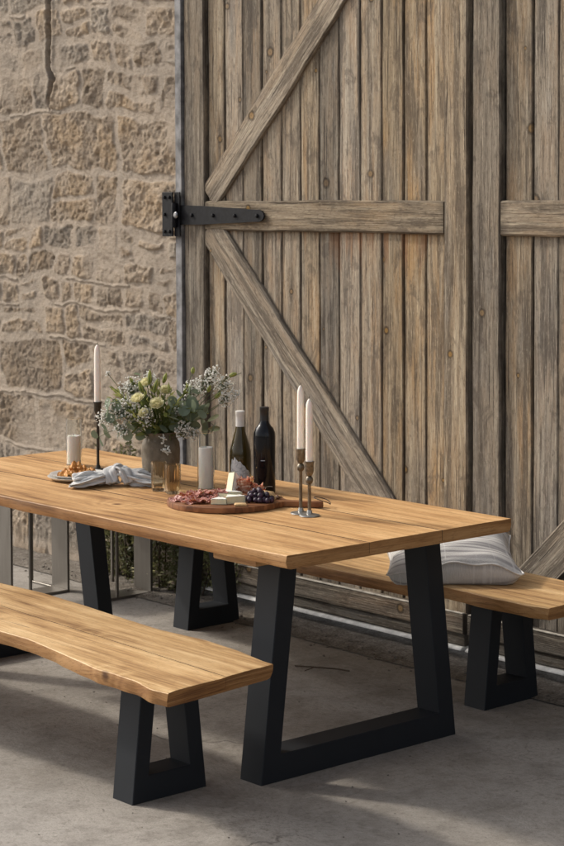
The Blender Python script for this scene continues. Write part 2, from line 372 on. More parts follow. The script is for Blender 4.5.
# stone wall material driven by the mesh's own stone map
m = Mat('rubble_stone_and_mortar', .93, Specular_IOR_Level=.15); P = m.n('NewGeometry').outputs['Position']
st = m.attr('stone'); tone = m.attr('tone'); hue = m.attr('hue')
n1 = m.noise(P, 11, 6, .7); n2 = m.noise(P, 45, 6, .75); n3 = m.noise(P, 3.2, 4); n5 = m.noise(m.scale(P, (.5, 1, 1)), 90, 5, .8)
stone = m.mix(m.ramp(n1, [(.36, 0.), (.62, 1.)]), (.25, .19, .135), (.46, .365, .27))
stone = m.mix(m.ramp(m.noise(P, 6.1, 5), [(.48, 0.), (.66, .75)]), stone, (.43, .30, .175))
stone = m.mix(m.math('MULTIPLY', hue, .7), stone, (.30, .275, .24))
tn = m.math('MULTIPLY_ADD', tone, .55, .70); stone = m.n('VectorMath', {0: stone, 'Scale': tn}, operation='SCALE').outputs[0]
mort = m.mix(n1, (.43, .345, .265), (.57, .48, .385)); mort = m.mix(m.ramp(n3, [(.4, 0.), (.7, .6)]), mort, (.33, .285, .24))
col = m.mix(m.math('MULTIPLY', st, .82), mort, stone)
col = m.mix(m.ramp(n2, [(.30, .40), (.44, 0.)]), col, (.14, .10, .07))
col = m.mix(m.ramp(n5, [(.36, .35), (.48, 0.)]), col, (.20, .15, .105)); col = m.mix(m.ramp(n5, [(.52, 0.), (.66, .45)]), col, (.50, .43, .35))
m.set('Base Color', col); m.bump(m.math('ADD', m.math('MULTIPLY', m.noise(m.scale(P, (.6, 1, 1)), 60, 8, .75), .8), m.math('MULTIPLY', m.noise(P, 190, 4, .8), .6)), .011, 1.); M_stone = m.m

# ------------------------------------------------------------------ ground
D = 1.751
mb = MB(); S = 40
mb.add([(-S, -S, 0), (S, -S, 0), (S, S, 0), (-S, S, 0)], [(0, 1, 2, 3)]); tag(mb.build('ground', M_conc, smooth=False), kind='structure')
# rough strip along the wall foot: a thin lumpy sheet on top of the concrete
nx, ny = 700, 12; xs = np.linspace(-6, 3, nx); V = []; F = []
for j in range(ny):
    t = j/(ny-1)
    y = 1.50+.30*t + (.035*fbm(xs*3, xs*0+5, 4, 9) if j < ny-1 else 0)
    z = .004+ (0 if j == 0 else 1)*(.010*t+.014*(fbm(xs*18, xs*0+j*1.7, 4, 3)+.5)*min(1, t*4))
    V += [(float(a), float(b), float(c)) for a, b, c in zip(xs, y*np.ones(nx), z*np.ones(nx))]
for j in range(ny-1):
    for i in range(nx-1): F.append((j*nx+i, j*nx+i+1, (j+1)*nx+i+1, (j+1)*nx+i))
mb = MB(); mb.add(V, F); tag(mb.build('gravel_verge', M_edge), kind='structure')

# ------------------------------------------------------------------ stone walls
def stone_wall(name, label, x0, x1, fx0, fx1, z1, seed, res=.0055, crack=None):
    def axis(a, b, f0, f1, fine, coarse):
        p = [a]; 
        while p[-1] < b: p.append(p[-1]+(fine if f0 < p[-1] < f1 else coarse))
        p[-1] = b; return np.array(p)
    X = axis(x0, x1, fx0, fx1, res, .03); Z = axis(-.05, z1, .1, 2.95, res, .03)
    gx, gz = np.meshgrid(X, Z)
    rs = random.Random(seed)
    # courses
    zb = [-.1]
    while zb[-1] < z1+.3: zb.append(zb[-1]+rs.choice([.13, .17, .21, .26, .30, .15]))
    zb = np.array(zb)
    wx = gx+.13*fbm(gx*4, gz*4, 4, seed+1)+.035*fbm(gx*14, gz*18, 3, seed+2)
    wz = gz+.15*fbm(gx*1.1, gz*.8, 3, seed+3)+.060*fbm(gx*6, gz*7, 4, seed+4)
    ci = np.clip(np.searchsorted(zb, wz)-1, 0, len(zb)-2)
    dz = np.minimum(wz-zb[ci], zb[ci+1]-wz); dist = np.zeros_like(gx); tone = np.zeros_like(gx); hue = np.zeros_like(gx); fill = np.zeros_like(gx)
    for c in range(len(zb)-1):
        msk = ci == c
        if not msk.any(): continue
        xb = [x0-.5-rs.random()*.3]; H = zb[c+1]-zb[c]
        while xb[-1] < x1+.5: xb.append(xb[-1]+rs.uniform(.8, 2.3)*H)
        xb = np.array(xb); xx = wx[msk]+.25*(wz[msk]-zb[c])*rs.uniform(-1, 1)
        k = np.clip(np.searchsorted(xb, xx)-1, 0, len(xb)-2)
        dx = np.minimum(xx-xb[k], xb[k+1]-xx); dzz = dz[msk]
        tt = np.array([rs.random() for _ in xb]); hh = np.array([rs.random() for _ in xb]); ff = np.array([rs.random() for _ in xb])
        # some stones split into two thin ones
        sp = np.array([rs.random() < .28 for _ in xb])[k]; mid = (zb[c]+zb[c+1])/2+.02*np.sin(xx*9)
        dm = np.abs(wz[msk]-mid); dzz = np.where(sp, np.minimum(dzz, dm), dzz)
        r = .035; a = np.maximum(r-dx, 0); b = np.maximum(r-dzz, 0)
        dist[msk] = r-np.sqrt(a*a+b*b)+np.minimum(np.minimum(dx, dzz)-r, 0)*0
        t2 = tt[k]; t2 = np.where(sp & (wz[msk] > mid), (t2*7.3) % 1, t2)
        tone[msk] = t2; hue[msk] = hh[k]; fill[msk] = ff[k]
    mw = .002+.030*np.clip(fbm(gx*4, gz*4, 4, seed+6)+.42, 0, 1)
    st = np.clip((dist-mw)/.010, 0, 1); st = st*st*(3-2*st)
    st = st*np.clip(1.25-2.6*np.clip(fbm(gx*3.3, gz*3.3, 4, seed+31)-.02, 0, 1)*4*.6, .25, 1)
    rough = fbm(gx*14, gz*14, 6, seed+7, .62); pits = np.clip(fbm(gx*26, gz*26, 4, seed+8)-.12, 0, 1)
    fac = np.clip(1.5-1.1*fill, .35, 1)
    h = st*((.004+.009*(tone-.5))+.030*rough*fac-.05*pits*fac+.012*fbm(gx*55, gz*55, 3, seed+20, .6)) + (1-st)*(.006*fbm(gx*8, gz*8, 4, seed+9)+.006*fbm(gx*30, gz*30, 3, seed+19))
    # struck ribbon lines in the pointing
    ridge = np.exp(-(dz/.0045)**2)*(vnoise(gx*3.1, gz*6, seed+10) > .5)*(fbm(gx*2, gz*9, 2, seed+11) > -.05)
    h = h+(1-st)*ridge*.008 
    h = h+(.005+.006*st)*fbm(gx*22, gz*40, 5, seed+33, .7)+.018*fbm(gx*1.3, gz*1.3, 3, seed+12)
    if crack is not None:
        cx = np.interp(gz, crack[1], crack[0])+.010*fbm(gz*14, gx*0, 4, 5); wd = np.interp(gz, crack[1], crack[2])
        k = np.clip((wd-np.abs(gx-cx))/.004, 0, 1); h = h-.10*k; lip = np.exp(-((np.abs(gx-cx)-wd-.012)/.012)**2)*(gz > crack[1][0]); h = h+.006*lip; st = np.maximum(st, k*.9); tone = np.where(k > 0, 0., tone)
    Y = D-.005-h
    nz, nx = gx.shape
    # close the wall: border ring pushed back to give it thickness
    Y[0, :] = D+.5; Y[-1, :] = D+.5; Y[:, 0] = D+.5; Y[:, -1] = D+.5
    X2 = gx.copy(); Z2 = gz.copy(); X2[:, 0] = X2[:, 1]; X2[:, -1] = X2[:, -2]; Z2[-1, :] = Z2[-2, :]
    co = np.stack([X2, Y, Z2], -1).reshape(-1, 3).astype(np.float32)
    i = np.arange(nz*nx).reshape(nz, nx)
    q = np.stack([i[:-1, :-1], i[:-1, 1:], i[1:, 1:], i[1:, :-1]], -1).reshape(-1, 4).astype(np.int32)
    me = bpy.data.meshes.new(name); me.vertices.add(len(co)); me.vertices.foreach_set('co', co.ravel())
    me.loops.add(q.size); me.loops.foreach_set('vertex_index', q.ravel()); me.polygons.add(len(q))
    me.polygons.foreach_set('loop_start', np.arange(0, q.size, 4, dtype=np.int32)); me.update(calc_edges=True)
    for nm, arr in (('stone', st), ('tone', tone), ('hue', (hue > .62)*hue)):
        a = me.attributes.new(nm, 'FLOAT', 'POINT'); a.data.foreach_set('value', arr.astype(np.float32).ravel())
    me.materials.append(M_stone); me.polygons.foreach_set('use_smooth', [True]*len(q)); me.validate()
    o = linked(name, me); return tag(o, label, 'wall')
stone_wall('stone_wall', 'tan rubble stone wall left of the barn door with a dark vertical crack', -9, -2.722, -4.7, -2.6, 4.4, 4,
           crack=([-3.747, -3.752, -3.722, -3.757, -3.745, -3.742, -3.73], [2.22, 2.27, 2.38, 2.44, 2.6, 2.8, 3.1], [0, .020, .026, .018, .020, .016, .018]))
stone_wall('stone_wall', 'tan rubble stone wall on the far side of the barn door, past the right edge', .96, 7, 5, 6, 4.4, 23, res=.03)
mb = MB(); box(mb, (-2.73, D+.01, 3.42), (.97, D+.5, 4.4), .004)
tag(mb.build('door_lintel', M_dark, smooth=False), 'dark timber lintel above the pair of barn doors', 'lintel')

# ------------------------------------------------------------------ barn doors
yP, yM = 1.757, 1.741      # front of planks, front of frame members
def barn_door(label, stiles, planks, rz, braces, brace_w, seed, edge_x, hinge):
    t = thing('barn_door', label, 'barn door', ((stiles[0][0]+stiles[-1][1])/2, D, 0)); inv = Vector(t.location)
    def B(name, mat, **k):
        mb = MB()
        for a in k['boards']: board(mb, *a[:-1], **a[-1]) if isinstance(a[-1], dict) else board(mb, *a)
        mb.v = [(p[0]-inv.x, p[1]-inv.y, p[2]) for p in mb.v]
        return mb.build(name, mat, t)
    top = 3.36
    # boards: X along +z, Y across -x so the face normal X x Y = -y
    for i in range(len(planks)-1):
        a, b = planks[i]+.0020, planks[i+1]-.0020
        off = random.Random(seed+i).uniform(-.0025, .0025)
        B('plank', M_door, boards=[((b, yP+off, .12), (0, 0, 1), (-1, 0, 0), top-.12, b-a, .022, seed+i, dict(seg=40, wob=.0010, ch=.0045))])
    B('gap_shade_sheet', M_dark, boards=[((stiles[-1][1]-.02, 1.80, .12), (0, 0, 1), (-1, 0, 0), top-.16, stiles[-1][1]-stiles[0][0]-.04, .015, 1)])  # added dark sheet standing in for the unlit interior between planks
    for i, (a, b) in enumerate(stiles):
        B('stile', M_brace, boards=[((b, yM-.006, .125), (0, 0, 1), (-1, 0, 0), top-.11, b-a, .05, seed+50+i, dict(seg=40, wob=.0014, ch=.006))])
    a, b = stiles[0][1], stiles[-1][0]
    for z0, z1 in rz:
        B('rail', M_brace, boards=[((a+.002, yM-.004, z0), (1, 0, 0), (0, 0, 1), b-a-.004, z1-z0, .034, seed+70+int(z0*10), dict(seg=30, wob=.0015, ch=.007))])
    for i, ((xa, za), (xb, zb)) in enumerate(braces):
        d = Vector((xb-xa, 0, zb-za)); L = d.length; d.normalize(); n_ = Vector((-d.z, 0, d.x)); wv_ = brace_w[i]
        if d.cross(n_).y > 0: n_ = -n_
        o_ = Vector((xa, yM-.002, za))-n_*wv_/2
        # face normal must be -y: X x Y
        T = .034
        B('brace', M_brace, boards=[(o_, d, n_, L, wv_, T, seed+90+i, dict(seg=30, wob=.003, ch=.007))])
    a, b = stiles[0][0], edge_x
    B('bottom_rail', M_rail, boards=[((a, 1.712, .108), (1, 0, 0), (0, 0, 1), b-a, .078, .055, seed+80, dict(seg=30, wob=.001, ch=.004))])
    B('weather_board', M_greyrail, boards=[((a, 1.720, .062), (1, 0, 0), (0, 0, 1), b-a, .044, .045, seed+81, dict(seg=30, wob=.0008, ch=.003))])
    mb = MB(); P8 = [(x_-inv.x, y_-D, z_) for x_ in (a, b) for y_, z_ in ((1.698, .048), (1.699, .052), (1.710, .059), (1.765, .060), (1.765, .048))]; mb.add(P8, [(0, 5, 6, 1), (1, 6, 7, 2), (2, 7, 8, 3), (3, 8, 9, 4), (4, 9, 5, 0), (0, 1, 2, 3, 4), (9, 8, 7, 6, 5)]); mb.build('drip_edge', M_white, t, smooth=False)
    mb = MB(); box(mb, (a+.003-inv.x, 1.7115-D, .1865), (b-.003-inv.x, 1.728-D, .1905), .001); mb.build('ledge_lit_line', M_ledge, t)  # added pale line: lit top of the bottom rail as colour
    return t
pl = [-2.524, -2.407, -2.283, -2.156, -2.031, -1.909, -1.79, -1.667, -1.539, -1.413, -1.29, -1.165, -1.058]
doorL = barn_door('left barn door leaf of weathered grey brown planks with two diagonal braces and a black strap hinge',
    [(-2.673, -2.527), (-1.049, -.922)], pl, [(1.652, 1.784), (3.2, 3.33)],
    [((-2.50, 1.80), (-1.14, 3.17)), ((-2.505, 1.665), (-1.14, .275))], [.135, .155], 100, -.922, True)
pr = [-.746]+[-.733+.125*i+(.0 if i else 0) for i in range(1, 12)]+[.742]
doorR = barn_door('right barn door leaf of darker weathered planks, cut off by the right edge of the photo',
    [(-.897, -.753), (.744, .88)], pr, [(1.652, 1.784), (3.2, 3.33)],
    [((.70, 1.80), (-.68, 3.17)), ((-.74, .215), (.72, 1.66))], [.135, .15], 301, .88, False)

# hinge on the left leaf
hg = bpy.data.objects.new('strap_hinge', None)
COL.objects.link(hg); hg.parent = doorL; ox, oy = doorL.location.x, D
def strap():
    mb = MB(); n = 16; V = []; F = []
    prof = [(-2.70, .044), (-2.55, .042), (-2.35, .034), (-2.18, .027), (-2.14, .026), (-2.122, .021), (-2.110, .012), (-2.106, 0)]
    for y in (1.722, 1.7300):
        for x, h in prof: V.append((x-ox, y-oy, 1.719+h))
        for x, h in prof[-2::-1]: V.append((x-ox, y-oy, 1.719-h))
    k = len(prof)*2-1
    F.append(tuple(range(k))); F.append(tuple(range(2*k-1, k-1, -1)))
    for i in range(k): F.append((i, k+i, k+(i+1) % k, (i+1) % k))
    mb.add(V, F); return mb
strap().build('hinge_strap', M_iron, hg, smooth=False)
mb = MB(); box(mb, (-2.790-ox, 1.700-oy, 1.622), (-2.716-ox, 1.708-oy, 1.823), .002); box(mb, (-2.716-ox, 1.712-oy, 1.622), (-2.678-ox, 1.718-oy, 1.823), .002)
mb.build('hinge_plate', M_iron, hg, smooth=False)
mb = MB(); lathe(mb, [(0, -.055), (.011, -.055), (.013, -.045), (.013, .045), (.011, .055), (0, .055)], (-2.705-ox, 1.702-oy, 1.719), 14); mb.build('hinge_pin', M_iron, hg)
def bolt(x, z, y, r=.009, mat=M_iron):
    mb = MB(); V = []; F = []; n = 12
    for r_, dy in ((r, 0), (r, -.004), (r*.7, -.008), (r*.1, -.009)):
        for i in range(n): a = 2*math.pi*i/n; V.append((x-ox+r_*math.cos(a), y-oy+dy, z+r_*math.sin(a)))
    for j in range(3):
        for i in range(n): F.append((j*n+i, (j*n+(i+1) % n), (j+1)*n+(i+1) % n, (j+1)*n+i))
    F.append(tuple(3*n+i for i in range(n))); mb.add(V, F); mb.build('bolt', mat, hg)
for x, z in ((-2.77, 1.80), (-2.77, 1.645), (-2.735, 1.80), (-2.735, 1.645), (-2.77, 1.722)): bolt(x, z, 1.700, .008)
for x in (-2.60, -2.45, -2.30, -2.15): bolt(x, 1.719, 1.722, .009)
bolt(-2.685, 1.719, 1.698, .015, M_bolt)

# steel angle lining the stone jamb, and the jamb on the other side
for xa, xb, lab in ((-2.722, -2.681, 'narrow pale blue grey metal strip between the stone wall and the left barn door leaf'),
                    (.888, .95, 'pale metal strip on the far jamb of the doorway, past the right edge')):
    mb = MB(); box(mb, (xa, 1.725, .02), (xb, 1.85, 3.42), .003); tag(mb.build('metal_strip', M_galv, smooth=False), lab, 'metal strip')

# ------------------------------------------------------------------ wooden slabs
def slab(mb, x0, x1, y0f, y1f, z0, z1, seams, seed, nx=120, live=0., ny=5, endskew=0., groove=.003, thick=None, under=0.):
    g0 = groove
    """solid top with live or sawn edges; seams = functions y(x) of plank joints"""
    rs = random.Random(seed); V = []; T = []; UV = []
    offs = [(rs.random()*40, rs.random()*40, rs.random()) for _ in range(len(seams)+1)]
    rows = []
    p1, p2 = rs.random()*6, rs.random()*6
    for i in range(nx+1):
        t = i/nx; x = x0+(x1-x0)*t
        groove = g0*(.3 if i in (0, nx) else 1.)
        ya, yb = y0f(x), y1f(x); T_ = (thick(x) if thick else 1.)*(z1-z0)
        la = live*(math.sin(x*9+p1)+.7*math.sin(x*23+p2)+.5*math.sin(x*51)); lb = live*(math.sin(x*8+p2)+.7*math.sin(x*21+p1))
        zb = z1-T_
        row = []   # (y, z, plank index, v coordinate)
        row += [(ya+.016+la*1.2, zb, 0, -T_-.016), (ya+.004+la, zb+.004, 0, -T_), (ya-.002+la*.5, zb+T_*.5, 0, -T_*.5), (ya, z1-.0018, 0, -.0015), (ya+.0016, z1, 0, .0015)]
        ys = [ya+.0016]+[s(x) for s in seams]+[yb-.0016]
        for k in range(len(ys)-1):
            a = ys[k]+(groove if k else 0); b = ys[k+1]-(groove if k < len(ys)-2 else 0)
            for q in range(0 if k else 1, ny+1 if k < len(ys)-2 else ny):
                row.append((a+(b-a)*q/ny, z1-(.0006 if (q in (0, ny)) else 0), k, None))
            if k < len(ys)-2: row += [(ys[k+1]-groove*.9, z1-.034, k, None), (ys[k+1]+groove*.9, z1-.034, k+1, None)]
        K = len(seams)
        row += [(yb-.0016, z1, K, None), (yb, z1-.0018, K, None), (yb+.002+lb*.5, zb+T_*.5, K, None), (yb-.004+lb, zb+.004, K, None), (yb-.016+lb, zb, K, None)]
        row += [(yb+(ya-yb)*.33, zb, K, None), (yb+(ya-yb)*.66, zb, 0, None)]
        f = max(0, (t-.9)/.1)
        rows.append([(x-f*endskew*(r[0]-ya)-f*under*max(0, (z1-r[1])/T_)**1.5, *r) for r in row])
    n = len(rows[0]); F = []; U = []
    for i, row in enumerate(rows):
        for (x, y, z, k, vv) in row:
            V.append((x+(0 if not (i in (0, nx)) else (.003*math.sin(y*31+seed)+.002*math.sin(y*87))), y, z)); T.append(offs[k][2])
    def uvc(i, j, k):
        x, y, z, _, vv = rows[i][j]; o = offs[k]; v = y-(z1-z)*.9 if j < 4 else y+(z1-z)*.9
        return (o[0]+x, o[1]+v)
    for i in range(nx):
        for j in range(n):
            j2 = (j+1) % n; k = rows[i][j][3] if j < n-1 else 0
            F.append((i*n+j, (i+1)*n+j, (i+1)*n+j2, i*n+j2)); U.append([uvc(i, j, k), uvc(i+1, j, k), uvc(i+1, j2, k), uvc(i, j2, k)])
    # ends: fan strips from top row to bottom for a clean cap
    for i in (0, nx):
        f = [i*n+j for j in range(n)]; q = [(offs[0][0]+rows[i][j][2]*.15, offs[0][1]+rows[i][j][1]) for j in range(n)]
        q = [(offs[0][0]+3+rows[i][j][1]*1.0, offs[0][1]+rows[i][j][2]*1.) for j in range(n)]
        if i == nx: f = list(reversed(f)); q = list(reversed(q))
        F.append(tuple(f)); U.append(q)
    jt = n-2-5   # rows before the far edge block
    mis = []
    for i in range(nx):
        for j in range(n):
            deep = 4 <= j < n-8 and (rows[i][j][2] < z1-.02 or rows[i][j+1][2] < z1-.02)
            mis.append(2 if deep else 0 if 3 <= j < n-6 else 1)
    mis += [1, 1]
    mb.add(V, F, U, T, mis=mis); return mb
def interp(px, py): return lambda x: float(np.interp(x, px, py))

def frame(parent, x, y0, y1, y0t, y1t, ztop, wx, wy, bar, name='leg_frame', loc=Vector((0, 0, 0))):
    """trapezoid steel leg frame standing in the y-z plane; +x face at x"""
    V = []; F = []
    s = (y0t-y0)/ztop; s2 = (y1-y1t)/ztop
    outer = [(y0, 0), (y1, 0), (y1t, ztop), (y0t, ztop)]
    inner = [(y0+wy+s*bar, bar), (y1-wy-s2*bar, bar), (y1t-wy, ztop-.012), (y0t+wy, ztop-.012)]
    c = .0025
    for xx, ins in ((x-wx, c), (x-wx+c, 0), (x-c, 0), (x, c)):
        for k, (y, z) in enumerate(outer):
            V.append((xx-loc.x, y-loc.y+(ins if k in (0, 3) else -ins), z-loc.z+(ins if k < 2 else -ins)))
        for k, (y, z) in enumerate(inner):
            V.append((xx-loc.x, y-loc.y-(ins if k in (0, 3) else -ins), z-loc.z-(ins if k < 2 else -ins)))
    for L in range(3):
        b, d = L*8, (L+1)*8
        for k in range(4):
            k2 = (k+1) % 4
            F.append((b+k, b+k2, d+k2, d+k)); F.append((b+4+k2, b+4+k, d+4+k, d+4+k2))
    for k in range(4):
        k2 = (k+1) % 4
        F.append((k2, k, 4+k, 4+k2)); F.append((24+k, 24+k2, 28+k2, 28+k))
    mb = MB(); mb.add(V, F); return mb.build(name, M_black, parent, smooth=False)

# dining table
L = 2.3606; W = .9639
T = thing('dining_table', 'long oak dining table with black trapezoid steel leg frames, laid with food, candles and flowers', 'table', (-L/2, W/2, 0)); tl = Vector(T.location)
mb = MB(); sl_ = MB()
nw = lambda x: .003*math.sin(x*3.1)+.002*math.sin(x*11+1)
slab(sl_, -L, 0, lambda x: nw(x), lambda x: W+nw(x+7), .7185, .760, [lambda x: .332+.002*math.sin(x*2), lambda x: .646+.0025*math.sin(x*2.5+1)], 5, nx=110, live=.0018, ny=6, groove=.0030)
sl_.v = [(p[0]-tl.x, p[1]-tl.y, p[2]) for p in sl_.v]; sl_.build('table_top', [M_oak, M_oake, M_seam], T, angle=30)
for xf in (-.25, -2.175):
    frame(T, xf, .114, .971, .196, .893, .690, .105, .069, .085, loc=Vector((tl.x, tl.y, 0)))
    mb = MB(); board(mb, (xf+.045-tl.x, .055-tl.y, .7175), (0, 1, 0), (-1, 0, 0), .85, .20, .027, 31, seg=6); mb.build('batten', M_oakd, T)

# benches
def bench(label, x0, x1, near, far, fx, fy, group, seed, seam=None, thick=.045, zt=.45, sk=0.):
    cx, cy = (x0+x1)/2, (near(x1)+far(x1))/2
    t = thing('bench', label, 'bench', (cx, cy, 0)); mb = MB()
    slab(mb, x0, x1, near, far, zt-thick, zt, [seam] if seam else [], seed, nx=140, live=.0028, ny=8, groove=.0016, endskew=sk, under=.012)
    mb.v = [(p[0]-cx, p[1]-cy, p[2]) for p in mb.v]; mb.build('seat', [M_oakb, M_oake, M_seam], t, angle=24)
    for x in fx:
        frame(t, x, fy[0], fy[1], fy[0]+.040, fy[1]-.040, .378, .102, .054, .080, loc=Vector((cx, cy, 0)))
        mb = MB(); board(mb, (x+.05-cx, fy[0]+.02-cy, zt-thick-.001), (0, 1, 0), (-1, 0, 0), fy[1]-fy[0]-.04, .19, .026, seed+3, seg=5); mb.build('batten', M_oakd, t)
    return t
nb_near = interp([-2.45, -2.2, -1.9, -1.6, -1.3, -1.1, -.90, -.75, -.56, -.37, -.30, -.224, -.147, -.116, -.013, .05], [-.44, -.43, -.455, -.45, -.43, -.42, -.406, -.401, -.426, -.454, -.466, -.461, -.464, -.464, -.489, -.480])
nb_far = interp([-2.45, -2.1, -1.8, -1.535, -1.292, -1.027, -.759, -.577, -.369, -.2, -.007, .05], [-.02, 0, .01, .006, .021, .009, -.013, -.023, -.006, -.02, -.048, -.05])
def skew(f, *a): return f
B1 = bench('near oak bench with wavy live edge, standing in front of the table', -2.45, .050, nb_near, nb_far, (-.362, -2.08), (-.294, -.012), None, 11, sk=.13, seam=interp([-2.45, -1.2, -.565, .016], [-.21, -.2, -.221, -.243]))
fb_near = interp([-2.5, -2.2, -1.9, -1.6, -1.3, -.98, -.75, -.56, -.50, -.45, -.35, -.26, -.19, -.155, -.04, .027], [1.06, 1.075, 1.05, 1.07, 1.05, 1.040, 1.038, 1.045, 1.085, 1.115, 1.109, 1.101, 1.095, 1.101, 1.098, 1.118])
fb_far = interp([-2.5, -2, -1.5, -1, -.436, -.236, .03], [1.53, 1.55, 1.53, 1.54, 1.519, 1.504, 1.50])
B2 = bench('far oak bench between the table and the barn doors with a striped cushion on it', -2.5, .029, fb_near, fb_far, (-.385, -2.06), (1.259, 1.540), None, 17)

# ------------------------------------------------------------------ cushion
m = Mat('striped_linen', .92, Specular_IOR_Level=.1); uv = m.uv(); s_ = m.n('SeparateXYZ', {0: uv})
a = m.noise(m.scale(uv, (.6, 60, 1)), 1, 2, .5); b = m.noise(m.scale(uv, (60, .6, 1)), 1, 2, .5)
st = m.ramp(a, [(.50, 0.), (.60, 1.)]); st2 = m.math('MULTIPLY', m.ramp(b, [(.60, 0.), (.66, .5)]), 1.)
weave = m.noise(m.scale(uv, (260, 260, 1)), 1, 3)
col = m.mix(m.math('MULTIPLY', st, .8), (.64, .62, .59), (.25, .24, .245)); col = m.mix(st2, col, (.74, .73, .71)); col = m.mix(m.math('MULTIPLY', weave, .35), col, (.32, .30, .29))
m.set('Base Color', col); m.bump(m.math('ADD', weave, m.noise(m.scale(uv, (9, 9, 1)), 1, 4)), .004, .7); M_linen = m.m
M_piping = plain('white_piping', (.62, .60, .57), .9)
def cushion():
    cx, cy, cz = -.561, 1.268, .452
    t = thing('cushion', 'pale grey striped linen cushion lying on the far bench', 'cushion', (cx, cy, cz), YAW)
    LX, LY, H = .475, .40, .132; n = 44; V = []; F = []; U = []
    idx = {}
    for side in (1, -1):
        for i in range(n+1):
            for j in range(n+1):
                a, b = i/n*2-1, j/n*2-1
                if side == -1 and (i in (0, n) or j in (0, n)): idx[(side, i, j)] = idx[(1, i, j)]; continue
                px = a*(1-.10*(1-b*b)*1)*(1+.0*b) ; py = b*(1-.10*(1-a*a))
                f = max(0, (1-a**4))**.55*max(0, (1-b**4))**.55
                wr = .012*math.sin(a*9+b*4)*(1-f)*(abs(a) < .98) + .006*math.sin(a*5-b*11+2)*f
                edge = .06+.02*math.sin(a*3+1)
                z = edge+ (H-edge)*f*(.8+.2*b)+wr*.6 if side == 1 else max(0.0, edge-edge*min(1, f*2.4))
                z += (.060*((b+1)/2)**1.3 if side == 1 else .05*((b+1)/2)**2)   # back edge rides up towards the door
                idx[(side, i, j)] = len(V); V.append((px*LX/2, py*LY/2, z))
        for i in range(n):
            for j in range(n):
                q = [idx[(side, i, j)], idx[(side, i+1, j)], idx[(side, i+1, j+1)], idx[(side, i, j+1)]]
                uu = [(i/n*LX, j/n*LY+side), ((i+1)/n*LX, j/n*LY+side), ((i+1)/n*LX, (j+1)/n*LY+side), (i/n*LX, (j+1)/n*LY+side)]
                if side == -1: q.reverse(); uu.reverse()
                F.append(tuple(q)); U.append(uu)
    mb = MB(); mb.add(V, F, U); mb.build('cover', M_linen, t, angle=180)
    pts = [V[idx[(1, i, 0)]] for i in range(n+1)]+[V[idx[(1, n, j)]] for j in range(1, n+1)]+[V[idx[(1, i, n)]] for i in range(n-1, -1, -1)]+[V[idx[(1, 0, j)]] for j in range(n-1, -1, -1)]
    mb = MB(); tube(mb, pts, .0035, 6, caps=False); mb.build('piping', M_piping, t, angle=180)
cushion()

# ------------------------------------------------------------------ brushed steel stools behind the table
def steel_stool(label, x, y0, y1):
    t = thing('steel_stool', label, 'stool', (x, (y0+y1)/2, 0), group='brushed steel stools by the wall'); h = (y1-y0)/2
    def loop(xa, xb, th, nm):
        mb = MB(); box(mb, (xa, -h, 0), (xb, h, th), .001); box(mb, (xa, -h, th), (xb, -h+th, .47-th), .001); box(mb, (xa, h-th, th), (xb, h, .47-th), .001); box(mb, (xa, -h, .47-th), (xb, h, .47), .001)
        mb.build(nm, M_steel, t, smooth=False)
    loop(-.125, 0, .012, 'leg_frame'); pass; mb = MB(); box(mb, (-.305, h-.013, 0), (-.293, h-.001, .47), .001); mb.build('rear_post', M_steel, t, smooth=False)
    mb = MB(); box(mb, (-.012, -h*.35, .012), (-.001, -h*.35+.011, .458), .001); mb.build('upright', M_steel, t, smooth=False)
    mb = MB(); box(mb, (-.293, h-.012, 0), (-.125, h-.001, .010), .001); mb.build('floor_rail', M_steel, t, smooth=False)
    mb = MB(); box(mb, (-.42, -h-.01, .471), (.015, h+.01, .495), .003); mb.build('seat', M_dark, t, smooth=False)
steel_stool('brushed steel framed stool standing farther left, seen under the left end of the table', -3.04, 1.03, 1.347)
steel_stool('brushed steel framed stool in front of the green shrub, beyond the black table leg', -2.75, 1.305, 1.602)

# ------------------------------------------------------------------ leaves
def leafmat(name, c1, c2, rough=.55, tr=.25):
    m = Mat(name, rough, Specular_IOR_Level=.3); col = m.mix(m.attr('tone'), c1, c2); col = m.mix(m.math('MULTIPLY', m.noise(m.obj(), 60, 3), .4), col, tuple(x*.6 for x in c1))
    m.set('Base Color', col)
    tb = m.n('BsdfTranslucent', {'Color': tuple(x*1.3 for x in c2)}); mx = m.n('MixShader', {0: tr, 1: m.b.outputs[0], 2: tb.outputs[0]})
    m.t.links.new(mx.outputs[0], m.t.nodes['Material Output'].inputs[0]); return m.m
M_shrub = leafmat('shrub_leaf', (.06, .068, .028), (.19, .19, .085)); M_twig = plain('twig', (.09, .065, .045), .9)
M_euc = leafmat('eucalyptus_leaf', (.10, .135, .09), (.24, .29, .20), .5); M_stem = leafmat('green_stem', (.06, .09, .03), (.12, .16, .05))
M_green = leafmat('dark_leaf', (.08, .11, .03), (.21, .24, .075)); M_lime = leafmat('lime_leaf', (.16, .19, .05), (.36, .38, .13)); M_bud = leafmat('bud', (.25, .30, .07), (.50, .50, .16), .5, .3)
M_rose = leafmat('cream_petal', (.64, .59, .30), (.85, .81, .56), .6, .25); M_gyp = leafmat('gypsophila_bloom', (.80, .78, .72), (.93, .92, .88), .7, .3)
